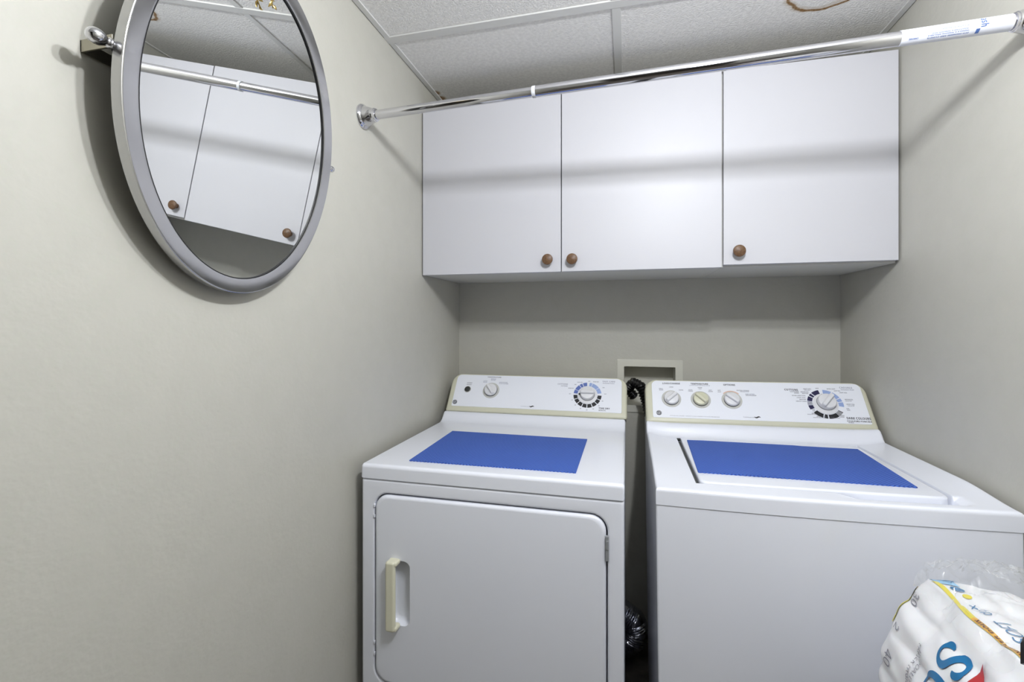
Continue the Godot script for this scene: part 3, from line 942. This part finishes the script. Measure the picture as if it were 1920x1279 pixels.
func washer_bow(x: float, z: float) -> float:
	var u := (x - 0.343) / 0.343
	return 0.010 * (1.0 - u * u) * (1.0 - smoothstep(0.0, 0.10, z))

func washer_top(x: float, z: float) -> float:
	var h := 0.915
	# raised side rims that fade in from the front
	var rim := 0.013 * smoothstep(0.0, 0.17, z) * (1.0 - smoothstep(0.50, 0.56, z))
	h += rim * (pow(clampf(1.0 - x / 0.08, 0, 1), 1.5) + pow(clampf(1.0 - (0.686 - x) / 0.085, 0, 1), 1.5))
	# well for the lid
	var dx := maxf(0.0945 - x, x - 0.6085); var dz := maxf(0.0545 - z, z - 0.4915)
	var w := maxf(dx, dz)
	h -= 0.021 * (1.0 - smoothstep(-0.0014, 0.0012, w))
	# finger notch before the lid
	var nx := smoothstep(0.37, 0.45, x) * (1.0 - smoothstep(0.60, 0.625, x))
	var nz := smoothstep(0.022, 0.045, z) * (1.0 - smoothstep(0.07, 0.075, z))
	if w > -0.0014: h -= 0.0145 * nx * nz * smoothstep(-0.0014, 0.0012, w)
	# riser to the console
	var u := clampf((z - 0.497) / 0.036, 0, 1)
	h += 0.0385 * u * u * (3 - 2 * u)
	return h

# ---- blue liners on the machines
func mats() -> void:
	for q in [
		["shelf_liner", "blue woven grip mat lying on the white dryer top", [[-0.5775, 1.163], [-0.124, 1.1685], [-0.124, 1.510], [-0.587, 1.512]], 0.9153, 0.0, 0.0],
		["shelf_liner", "blue woven grip mat lying on the washing machine lid", [[0.1085, 0.1257], [0.566, 0.1104], [0.5855, 0.4329], [0.1209, 0.4506]], 0.9167, 1.0, 0.75]]:
		var mb := MB.new()
		var P: Array = q[2]
		var per := PackedVector2Array()
		for k in 4:
			var a := Vector2(P[k][0], P[k][1]); var b := Vector2(P[(k + 1) % 4][0], P[(k + 1) % 4][1])
			var nrm := (b - a).normalized().orthogonal()
			var n := 90 if k == 0 or k == 2 else 60
			for i in n:
				var u := float(i) / n
				var p := a.lerp(b, u)
				if k == 0: p += nrm * (0.0016 if i % 2 else -0.0012)      # cut through the weave: a toothed front edge
				if k == 2: p += nrm * 0.004 * (smoothstep(0.3, 0.36, u) - smoothstep(0.9, 1.0, u)) * q[4]
				per.append(p)
		var top := PackedVector3Array(); var bot := PackedVector3Array(); var mid := PackedVector3Array()
		var c := Vector2.ZERO
		for p in per: c += p
		c /= per.size()
		for p in per:
			var w := c + (p - c) * 0.997
			if q[5] == 0.0:
				bot.append(Vector3(p.x, q[3] + H - H, -p.y)); mid.append(Vector3(p.x, q[3] + 0.002, -p.y)); top.append(Vector3(w.x, q[3] + 0.0028, -w.y))
			else:
				bot.append(Vector3(p.x, q[3], -p.y)); mid.append(Vector3(p.x, q[3] + 0.002, -p.y)); top.append(Vector3(w.x, q[3] + 0.0028, -w.y))
		mb.loft([bot, mid, top])
		var o := obj(q[0], mb, M.liner, self, Transform3D.IDENTITY, 50)
		if q[5] > 0:
			var roll := deg_to_rad(q[5])
			o.transform = Transform3D(Basis(Vector3.BACK, roll), V(0.0645 + 0.915 * sin(roll), -H, 1.113))
		tag(o, q[1], "mat", "blue grip mats on the machines")

# ---- oval mirror on its pivots
func mirror() -> void:
	var tilt := deg_to_rad(-6.715); var yaw := deg_to_rad(2.427)
	var n := Vector3(cos(tilt) * cos(yaw), sin(tilt), -cos(tilt) * sin(yaw))       # towards the room
	var e2 := (Vector3.UP - n * n.y).normalized()
	var e1 := e2.cross(n)
	if e1.z < 0: e1 = -e1                                                            # towards the viewer
	var mi := thing("oval_mirror", "tilting oval mirror in a polished chrome frame on the left wall", "mirror", V(XL, 0.37, 0.72))
	var o := V(-0.6671, 0.3530, 0.711) - mi.position
	var a := 0.238; var b := 0.3015; var N := 128
	var el := func(inset: float, h: float) -> PackedVector3Array:
		var l := PackedVector3Array()
		for i in N:
			var t := TAU * i / N
			l.append(o + e1 * (a - inset) * cos(t) + e2 * (b - inset) * sin(t) + n * h)
		return l
	var mb := MB.new()
	mb.loft([el.call(0.012, -0.013), el.call(0.003, -0.0125), el.call(0.0, -0.010), el.call(0.0, 0.004), el.call(0.0008, 0.0062), el.call(0.003, 0.0072),
		el.call(0.024, 0.0042), el.call(0.0268, 0.003), el.call(0.0275, 0.0005), el.call(0.0275, -0.004), el.call(0.012, -0.013)], false, false)
	obj("frame", mb, M.chrome_rough, mi)
	mb = MB.new()
	mb.loft([el.call(0.0264, 0.0030), el.call(0.0288, 0.0026), el.call(0.0288, 0.0002), el.call(0.0264, 0.0002), el.call(0.0264, 0.0030)], false, false)
	obj("dark_rim_gap", mb, M.groove, mi)  # black ring put in for the dark gap inside the rim
	mb = MB.new()
	mb.loft([el.call(0.024, -0.003), el.call(0.024, 0.0)])
	obj("mirror_glass", mb, M.silver, mi)
	mb = MB.new()
	mb.loft([el.call(0.02, -0.0115), el.call(0.02, -0.0035)])
	obj("backing", mb, M.groove, mi)
	# bracket: a flat bar along the wall, bent out at both ends to the pivots
	mb = MB.new()
	box(mb, V(XL + 0.0002, 0.3688, 0.4734) - mi.position, V(XL + 0.0032, 0.3856, 0.956) - mi.position, 0.0008)
	for d in [0.4734, 0.953]:
		box(mb, V(XL + 0.0002, 0.3688, d) - mi.position, V(-0.668 if d < 0.7 else -0.682, 0.3856, d + 0.003) - mi.position, 0.0008)
	obj("wall_bracket", mb, M.satin, mi)
	for s in [-1.0, 1.0]:
		var dirv := Vector3(0, 0, 1) if s < 0 else Vector3(0, 0, -1)                 # outwards along the pivot axis
		var p: Vector3 = (V(-0.6725, 0.3738, 0.4735) if s < 0 else V(-0.690, 0.3675, 0.9665)) - mi.position
		var ba := Basis(Quaternion(Vector3.UP, dirv))
		mb = MB.new()
		mb.lathe([[0.0, -0.03], [0.0066, -0.03], [0.0066, -0.002], [0.0075, -0.001], [0.007, 0.0015], [0.0045, 0.003], [0.0, 0.003]], Transform3D(ba, p), 24)
		obj("pivot_post", mb, M.chrome, mi)
		mb = MB.new()
		if s < 0:
			mb.lathe([[0.0, 0.001], [0.0055, 0.0015], [0.0062, 0.003], [0.0055, 0.0045], [0.0075, 0.0065], [0.0098, 0.011], [0.0104, 0.016], [0.0095, 0.0215], [0.0062, 0.0258], [0.0, 0.0275]], Transform3D(ba, p), 28)
		else:
			mb.lathe([[0.0, 0.0], [0.0045, 0.001], [0.005, 0.003], [0.007, 0.006], [0.008, 0.011], [0.007, 0.016], [0.004, 0.019], [0.0, 0.02]], Transform3D(ba, p), 28)
		obj("finial", mb, M.chrome, mi)
		mb = MB.new()
		mb.lathe([[0.0, -0.0125], [0.0085, -0.0125], [0.0085, -0.0075], [0.0, -0.0075]], Transform3D(ba, p), 24)
		obj("pivot_washer", mb, M.black_plastic, mi)
	# gilded leaves hung over the top rim; only the lowest tips reach into view
	var g := thing("gilded_ornament", "gilded leaf ornament hung over the top of the oval mirror, only its tips in view", "ornament", V(-0.655, 0.62, 0.74))
	mb = MB.new()
	var rng := RandomNumberGenerator.new(); rng.seed = 4
	var base := o + mi.position + n * 0.014 - g.position
	# points on the mirror plane: u along e1 (towards viewer), w up
	var leaf := func(p0: Vector2, p1: Vector2, wd: float) -> void:
		var dv := (p1 - p0); var pr := dv.normalized().orthogonal()
		var L := []
		for k in 7:
			var u := k / 6.0
			var r := wd * sin(PI * minf(0.12 + u * 0.88, 1.0))
			var c := p0 + dv * u
			var l := PackedVector3Array()
			for q in 8:
				var an := TAU * q / 8
				var e := c + pr * r * cos(an)
				l.append(base + e1 * (e.x + 0.060) + e2 * (e.y - 0.044) + n * (0.0013 * sin(an) + 0.002 * sin(u * 3.0 + p0.x * 300.0)))
			L.append(l)
		mb.loft(L)
	for st in [[-0.018, 0.300, -0.004, 0.270], [0.008, 0.302, 0.022, 0.267], [0.020, 0.296, 0.034, 0.276], [-0.040, 0.304, -0.066, 0.268], [-0.030, 0.300, -0.028, 0.280], [-0.09, 0.335, 0.08, 0.333]]:
		var a0 := Vector2(st[0], st[1]); var a1 := Vector2(st[2], st[3])
		leaf.call(a0, a1, 0.0028)
		for m in 5:                                                                # side leaflets along each twig
			var c0 := a0.lerp(a1, 0.3 + 0.15 * m)
			var an: float = (a1 - a0).angle() + (0.75 if m % 2 else -0.75) + rng.randf_range(-0.2, 0.2)
			leaf.call(c0, c0 + Vector2(cos(an), sin(an)) * rng.randf_range(0.009, 0.014), 0.0032)
	obj("leaf_spray", mb, M.gold, g)

# ---- tension rod across the room
func curtain_rod() -> void:
	var pl := V(XL, 0.5803, 1.1719); var pr := V(XR, 0.5750, 1.0923)
	var rod := thing("tension_rod", "chrome tension rod spanning the room below the ceiling", "rod", (pl + pr) / 2)
	var ax := (pr - pl).normalized()
	var ba := Basis(Quaternion(Vector3.UP, ax))
	var on_axis := func(x: float) -> Vector3: return pl.lerp(pr, (x - XL) / (XR - XL)) - rod.position
	var seg := func(x0: float, prof: Array) -> MB:
		var mb := MB.new()
		mb.lathe(prof, Transform3D(ba, on_axis.call(x0)), 40)
		return mb
	obj("inner_tube", seg.call(-0.69, [[0.0, 0.0], [0.0124, 0.0], [0.0124, 0.475], [0.0, 0.475]]), M.chrome, rod)
	obj("outer_tube", seg.call(-0.222, [[0.0, 0.0], [0.0132, 0.0], [0.0138, 0.001], [0.0138, 0.962], [0.0, 0.962]]), M.chrome, rod)
	obj("collar", seg.call(-0.231, [[0.0, 0.0], [0.0134, 0.0], [0.0142, 0.001], [0.0142, 0.0085], [0.0134, 0.0095], [0.0, 0.0095]]), mat(Color(0.8, 0.81, 0.83), 0.2), rod)
	var fl := [[0.0, 0.0], [0.033, 0.0], [0.034, 0.002], [0.033, 0.006], [0.0275, 0.0105], [0.0262, 0.0125], [0.0245, 0.02], [0.0205, 0.031], [0.0185, 0.038], [0.0182, 0.041], [0.0165, 0.042], [0.0165, 0.045], [0.0148, 0.046], [0.0, 0.046]]
	obj("end_cap", seg.call(XL + 0.0005, fl), M.chrome, rod)
	var mb := MB.new()
	mb.lathe(fl, Transform3D(Basis(Quaternion(Vector3.UP, -ax)), on_axis.call(XR - 0.0005)), 40)
	obj("end_cap", mb, M.chrome, rod)
	# paper label wound round the right end
	var lab := obj("paper_label", seg.call(0.537, [[0.0139, 0.0], [0.0146, 0.0], [0.0149, 0.1], [0.0149, 0.178], [0.0139, 0.178]]), M.paper, rod)
	# lettering on it: u along the rod, w round it (0 faces the viewer, positive upwards)
	var on := func(u: float, w: float) -> Vector3:
		var an := w / 0.015 - 0.45
		return on_axis.call(u) + Vector3(0, sin(an), cos(an)) * 0.0151
	wrap_text(lab, "printed_text", "ash", 0.012, 0.018, M_label_ink, func(x, y): return on.call(0.668 + y, 0.0085 - x))
	for q in [["42 in to 72 in / 107cm à 183cm", 0.622, 0.0065, 0.0026, 0.042], ["ADJUSTABLE TENSION ROD", 0.614, 0.001, 0.0026, 0.058], ["TRINGLE À TENSION RÉGLABLE", 0.612, -0.003, 0.0026, 0.066], ["FITS SHOWERS AND CLOSETS", 0.612, -0.007, 0.0026, 0.066], ["CHROME", 0.556, -0.004, 0.003, 0.016]]:
		wrap_text(lab, "printed_text", q[0], q[3], q[4], M_label_ink, func(x, y): return on.call(q[1] - x, q[2] - y))
	# blue block below the word
	mb = MB.new()
	for i in 8:
		for s in 1:
			var w0 := -0.0015 - 0.009 * i / 8.0; var w1 := -0.0015 - 0.009 * (i + 1) / 8.0
			mb.quad(on.call(0.656, w0 - 0.001), on.call(0.662, w0 - 0.001), on.call(0.662, w1 - 0.001), on.call(0.656, w1 - 0.001))
	obj("printed_block", mb, M_label_ink, lab)

var M_label_ink: StandardMaterial3D

# ---- washer outlet box in the back wall
func utility_box() -> void:
	var o := V(0.089, -0.26, DB)
	var t := thing("outlet_box", "recessed laundry outlet box in the back wall between the consoles", "outlet box", o)
	var mb := MB.new()
	var x0 := -0.0388; var x1 := 0.2155; var y0 := -0.366; var y1 := -0.1525
	var L := []
	var f := func(i: float, z: float) -> PackedVector3Array:
		var l := rrect(x0 + i, y0 + i, x1 - i, y1 - i, 0.002, 0)
		for k in l.size(): l[k] = V(l[k].x, l[k].y, DB - z) - o
		return l
	for q in [[0.0, 0.0], [0.0, 0.003], [0.0015, 0.0042], [0.0275, 0.0042], [0.0285, 0.003], [0.0287, -0.088]]: L.append(f.call(q[0], q[1]))
	mb.loft(L, false, true)
	obj("frame", mb, M.box_plastic, t)
	mb = MB.new()
	mb.lathe([[0.0, 0.0], [0.012, 0.0], [0.012, 0.05], [0.009, 0.052], [0.009, 0.062], [0.0, 0.062]], Transform3D(Basis.IDENTITY, V(0.115, -0.34, DB + 0.03) - o), 20)
	obj("valve", mb, M.satin, t)
	mb = MB.new()
	mb.rbox(V(0.083, -0.262, DB - 0.03) - o, Vector3(0.012, 0.014, 0.05), 0.003)
	obj("valve_handle", mb, M.red, t)

func corrugated(mb: MB, pts: Array, r: float, pitch: float, depth: float, seg := 20) -> void:
	var cu := Curve3D.new()
	for i in pts.size():
		var tan_: Vector3 = (pts[mini(i + 1, pts.size() - 1)] - pts[maxi(i - 1, 0)]) * 0.2
		cu.add_point(pts[i], -tan_, tan_)
	var n := int(cu.get_baked_length() / pitch * 6)
	var P := []; var R := []
	for i in n + 1:
		P.append(cu.sample_baked(cu.get_baked_length() * i / n)); R.append(r - depth * 0.5 * (1 + cos(TAU * i / 6.0)))
	mb.tube(P, R, seg)

func hoses() -> void:
	var mb := MB.new()
	corrugated(mb, [V(0.03, -0.30, 1.922), V(0.004, -0.268, 1.912), V(0.024, -0.238, 1.89), V(0.052, -0.248, 1.872), V(0.07, -0.30, 1.868), V(0.088, -0.38, 1.868), V(0.115, -0.52, 1.87), V(0.13, -0.8, 1.88)], 0.02, 0.0115, 0.005)
	tag(obj("drain_hose", mb, M.hose), "black ribbed drain hose curling out of the wall behind the washer", "hose")
	mb = MB.new()
	corrugated(mb, [V(-0.30, -1.128, 1.86), V(-0.10, -1.126, 1.85), V(-0.015, -1.128, 1.845), V(0.022, -1.150, 1.842), V(0.032, -1.182, 1.84), V(0.020, -1.216, 1.838), V(-0.015, -1.236, 1.836), V(-0.10, -1.238, 1.835), V(-0.30, -1.238, 1.83)], 0.0515, 0.0085, 0.006, 48)
	var cr := FastNoiseLite.new(); cr.seed = 3; cr.frequency = 60.0; cr.fractal_octaves = 2
	for k in mb.t.size():
		var q := mb.t[k]
		mb.t[k] = q + Vector3(cr.get_noise_3d(q.x, q.y, q.z), cr.get_noise_3d(q.y + 5, q.z, q.x), cr.get_noise_3d(q.z, q.x + 9, q.y)) * 0.0022
	tag(obj("foil_duct", mb, M.foil), "crinkled foil dryer duct low in the gap between the machines", "duct")

# ---- pack of paper rolls at the lower right
func pack_at(d: float, t: float, lift := 0.0) -> Vector3:
	# d: distance ahead; t > 0 down the near-left side, t < 0 across the top
	var e := Vector2(0.487 + 0.09 * (d - 0.75), -0.428 - 0.06 * (d - 0.7))
	var p := e
	var nrm := Vector2(-0.8, 0.6)
	if t >= 0:
		var x := 0.0; var y := 0.0
		var u := t
		# starts steep on the left side, ends upright
		var k := clampf(u / 0.2, 0, 1)
		x = -0.56 * (u if u < 0.05 else 0.05 + (u - 0.05) * (1.0 - 0.5 * clampf((u - 0.05) / 0.15, 0, 1))) if u < 0.2 else -0.56 * (0.05 + 0.15 * 0.5)
		y = -0.83 * minf(u, 0.1) - 0.98 * maxf(u - 0.1, 0.0)
		p += Vector2(x, y)
		nrm = Vector2(-0.83, 0.56).lerp(Vector2(-1, 0), k).normalized()
		nrm = nrm.lerp(Vector2(-0.45, 0.9), clampf(1 - u / 0.02, 0, 1) * 0.5).normalized()
	else:
		p += Vector2(0.985, -0.10) * -t
		nrm = Vector2(-0.45, 0.9).lerp(Vector2(0.1, 1), clampf(-t / 0.03, 0, 1)).normalized()
	var b := 0.009 * (pow(absf(sin(PI * (d - 0.03) / 0.105)), 0.7) - 0.6) + 0.0042 * (pow(absf(sin(PI * (t + 0.012) / 0.062)), 0.9) - 0.5) * smoothstep(0.0, 0.04, absf(t))
	b += 0.0022 * sin(d * 71.0 + t * 43.0) * sin(t * 97.0 - d * 31.0)
	b -= 0.045 * pow(clampf((d - 0.945) / 0.05, 0, 1), 2.0)
	p += nrm * (b + lift)
	return V(p.x, p.y, d)

func pack_sheet(t0: float, t1: float, d0: float, d1: float, lift: float, wav := 0.0) -> MB:
	var mb := MB.new()
	var nt := maxi(2, int(absf(t1 - t0) / 0.004)); var nd := maxi(3, int(absf(d1 - d0) / 0.005))
	for i in nt:
		for j in nd:
			var q := []
			for w in [[0, 0], [1, 0], [1, 1], [0, 1]]:
				var t := lerpf(t0, t1, float(i + w[0]) / nt); var d := lerpf(d0, d1, float(j + w[1]) / nd)
				q.append(pack_at(d, t + wav * sin(d * 40.0), lift))
			mb.quad(q[0], q[1], q[2], q[3])
	return mb

func paper_pack() -> void:
	var base := V(0.6, -0.855, 0.76)
	var pk := thing("paper_pack", "plastic-wrapped pack of white toilet rolls in front of the washer", "toilet paper", base)
	var off := Transform3D(Basis.IDENTITY, -base)
	var L := []
	var dn := 74
	var d0 := 0.52; var d1 := 0.99
	for j in dn + 1:
		var d := lerpf(d0, d1, float(j) / dn)
		var l := PackedVector3Array()
		for i in 96: l.append(pack_at(d, 0.395 * (1.0 - i / 95.0)))
		for i in 58: l.append(pack_at(d, -0.225 * (i + 1) / 58.0))
		var q := l[-1]
		for i in 20: l.append(Vector3(lerpf(q.x, 0.725, sqrt(minf(1, i / 8.0))), lerpf(q.y - 0.012, H - 0.853, i / 19.0), -d))
		var s := l[0]
		l.append(Vector3(lerpf(0.725, s.x, 0.5), H - 0.855, -d))
		L.append(l)
	# round off both ends
	for e in 2:
		var src: PackedVector3Array = L[0] if e == 0 else L[-1]
		var c := Vector3.ZERO
		for p in src: c += p
		c /= src.size()
		for k in 3:
			var a := PI / 2 * (k + 1) / 4
			var l := PackedVector3Array()
			for p in src: l.append(c + (p - c) * (1.0 - 0.10 * (1 - cos(a))) + Vector3(0, 0, 0.022 * sin(a) * (1 if e == 0 else -1)))
			if e == 0: L.push_front(l)
			else: L.append(l)
	var mb := MB.new()
	mb.loft(L)
	var w := obj("wrapper", mb, M.wrap, pk, off, 60)
	obj("yellow_stripe", pack_sheet(0.001, -0.007, 0.53, 0.935, 0.0012, 0.0025), M.yellow, w)
	obj("orange_stripe", pack_sheet(0.0005, -0.0065, 0.71, 0.82, 0.0016, 0.0025), M.orange, w)
	obj("blue_patch", pack_sheet(-0.004, -0.034, 0.925, 0.962, 0.0012), M.sky, w)
	obj("yellow_edge", pack_sheet(0.022, 0.10, 0.950, 0.966, 0.0012), M.yellow, w)
	var dot := func(called: String, d: float, t: float, rd: float, rt: float, m: Material) -> void:
		var q := MB.new()
		for i in 20:
			var a := TAU * i / 20; var b := TAU * (i + 1) / 20
			q.tri(pack_at(d, t, 0.0014), pack_at(d + rd * cos(a), t + rt * sin(a), 0.0014), pack_at(d + rd * cos(b), t + rt * sin(b), 0.0014))
		obj(called, q, m, w)
	dot.call("blue_drop", 0.912, -0.024, 0.007, 0.009, M.teal)
	dot.call("yellow_drop", 0.896, -0.029, 0.005, 0.006, M.yellow)
	# petals on the blue patch
	for k in 3:
		wrap_text(w, "petal", "(", 0.03, 0.007, M.teal, func(x, y): return pack_at(0.945 - x - y * (k - 1) * 0.4, -0.026 + y * 0.5 - 0.008 * (k - 1), 0.0018), false)
	# side lettering runs down the side (x), its tops towards the viewer (y)
	var side := func(dc: float, tc: float) -> Callable: return func(x, y): return pack_at(dc - y, tc + x, 0.0015)
	wrap_text(w, "printed_letter", "S", 0.054, 0.042, M.teal, side.call(0.797, 0.064), true, "Droid Serif")
	wrap_text(w, "printed_letter", "O", 0.052, 0.05, M.teal, side.call(0.797, 0.118), true, "Droid Serif")
	wrap_text(w, "printed_text", "30", 0.017, 0.021, M.pack_grey, side.call(0.934, 0.040), false)
	wrap_text(w, "printed_text", "2", 0.018, 0.011, M.pack_grey, side.call(0.930, 0.098), false)
	wrap_text(w, "printed_text", "40", 0.018, 0.026, M.pack_grey, side.call(0.922, 0.150), false)
	wrap_text(w, "printed_text", "HYPOALLERGENIC", 0.009, 0.095, M.pack_grey, side.call(0.853, 0.140), false)
	wrap_text(w, "printed_text", "PAPIER HYGIÉNIQUE", 0.009, 0.105, M.pack_grey, side.call(0.870, 0.140), false)
	# top lettering runs away from the viewer, its tops towards the stripe
	var top := func(dc: float, tc: float) -> Callable: return func(x, y): return pack_at(dc + x, tc + y, 0.0015)
	wrap_text(w, "printed_text", "SOFT", 0.018, 0.046, M.teal, top.call(0.797, -0.031), false)
	wrap_text(w, "printed_text", "doux", 0.012, 0.042, M.teal, top.call(0.858, -0.025), false)
	wrap_text(w, "printed_text", "MAXI PAPIER DOUX", 0.0045, 0.095, M.brown, func(x, y): return pack_at(0.765 + x, -0.003 + y + 0.0025 * sin((0.765 + x) * 40.0), 0.0026), true)
	# red flag
	mb = MB.new()
	for i in 14:
		for j in 14:
			var q := []
			for k in [[0, 0], [1, 0], [1, 1], [0, 1]]:
				var u: float = (i + k[0]) / 14.0; var v: float = (j + k[1]) / 14.0
				q.append(pack_at(0.760 - 0.09 * v * u, 0.036 + 0.085 * u, 0.0022))
			mb.quad(q[0], q[1], q[2], q[3])
	obj("red_flag", mb, M.pack_red, w)
	# loose clear film gathered above the far end
	var nz := FastNoiseLite.new(); nz.seed = 21; nz.frequency = 4.5; nz.fractal_octaves = 2; nz.fractal_type = FastNoiseLite.FRACTAL_RIDGED
	mb = MB.new()
	var NI := 60; var NJ := 60
	var fp := func(i: int, j: int) -> Vector3:
		var u := float(i) / NI; var v := float(j) / NJ                # u along depth to the far end, v across the top
		var d := lerpf(0.72, 0.985, u)
		var p := pack_at(d, 0.03 - 0.25 * v, 0.003)
		var up := 0.040 * sin(PI * minf(v * 0.9 + 0.04, 1.0)) * smoothstep(0.0, 0.75, u)
		p.y += up + 0.009 * nz.get_noise_2d(u * 1.2, v * 1.2) * (0.2 + u)
		p.z -= 0.006 * nz.get_noise_2d(v * 1.5 + 7, u)
		return p
	for i in NI:
		for j in NJ: mb.quad(fp.call(i, j), fp.call(i + 1, j), fp.call(i + 1, j + 1), fp.call(i, j + 1))
	obj("clear_film", mb, M.film, pk, off, 30)
	# cart that carries the pack: below the picture, only its grip reaches in at the right edge
	var cart := thing("laundry_cart", "black two-shelf cart standing under the toilet paper pack", "cart", V(0.57, -H, 0.76))
	var co := cart.position
	mb = MB.new()
	box(mb, V(0.405, -0.875, 0.49) - co, V(0.745, -0.856, 1.03) - co, 0.004)
	obj("shelf", mb, M.black_plastic, cart)
	mb = MB.new()
	box(mb, V(0.405, -1.18, 0.49) - co, V(0.745, -1.16, 1.03) - co, 0.004)
	obj("shelf", mb, M.black_plastic, cart)
	for p in [[0.425, 0.505], [0.73, 0.505], [0.425, 1.015], [0.73, 1.015]]:
		mb = MB.new()
		mb.tube([V(p[0], -H, p[1]) - co, V(p[0], -0.875, p[1]) - co], 0.011, 16)
		obj("leg", mb, M.black_plastic, cart)
	# black bar end that reaches in at the right picture edge
	var hp := V(XR, -0.36, 0.62)
	var bar := thing("black_handle", "black bar end at the right picture edge, in front of the toilet paper", "handle", hp)
	mb = MB.new()
	box(mb, V(0.44, -0.378, 0.611) - hp, V(XR - 0.008, -0.358, 0.629) - hp, 0.004)
	obj("bar", mb, M.black_plastic, bar)
	mb = MB.new()
	var gl := []
	for x in [0.4230, 0.4275, 0.47, 0.475]:
		var k := 0.004 if x < 0.4235 or x > 0.474 else 0.0
		var l := PackedVector3Array()
		for q in rrect(0.602 + k, -0.3860 + k, 0.638 - k, -0.3480 - k, 0.005, 0): l.append(V(x + (0.005 if q.y < -0.379 and x < 0.45 else 0.0), q.y, q.x) - hp)
		gl.append(l)
	mb.loft(gl)
	obj("grip", mb, M.black_plastic, bar)
	mb = MB.new()
	box(mb, V(XR - 0.01, -0.40, 0.58) - hp, V(XR - 0.0005, -0.32, 0.66) - hp, 0.003)
	obj("wall_plate", mb, M.black_plastic, bar)
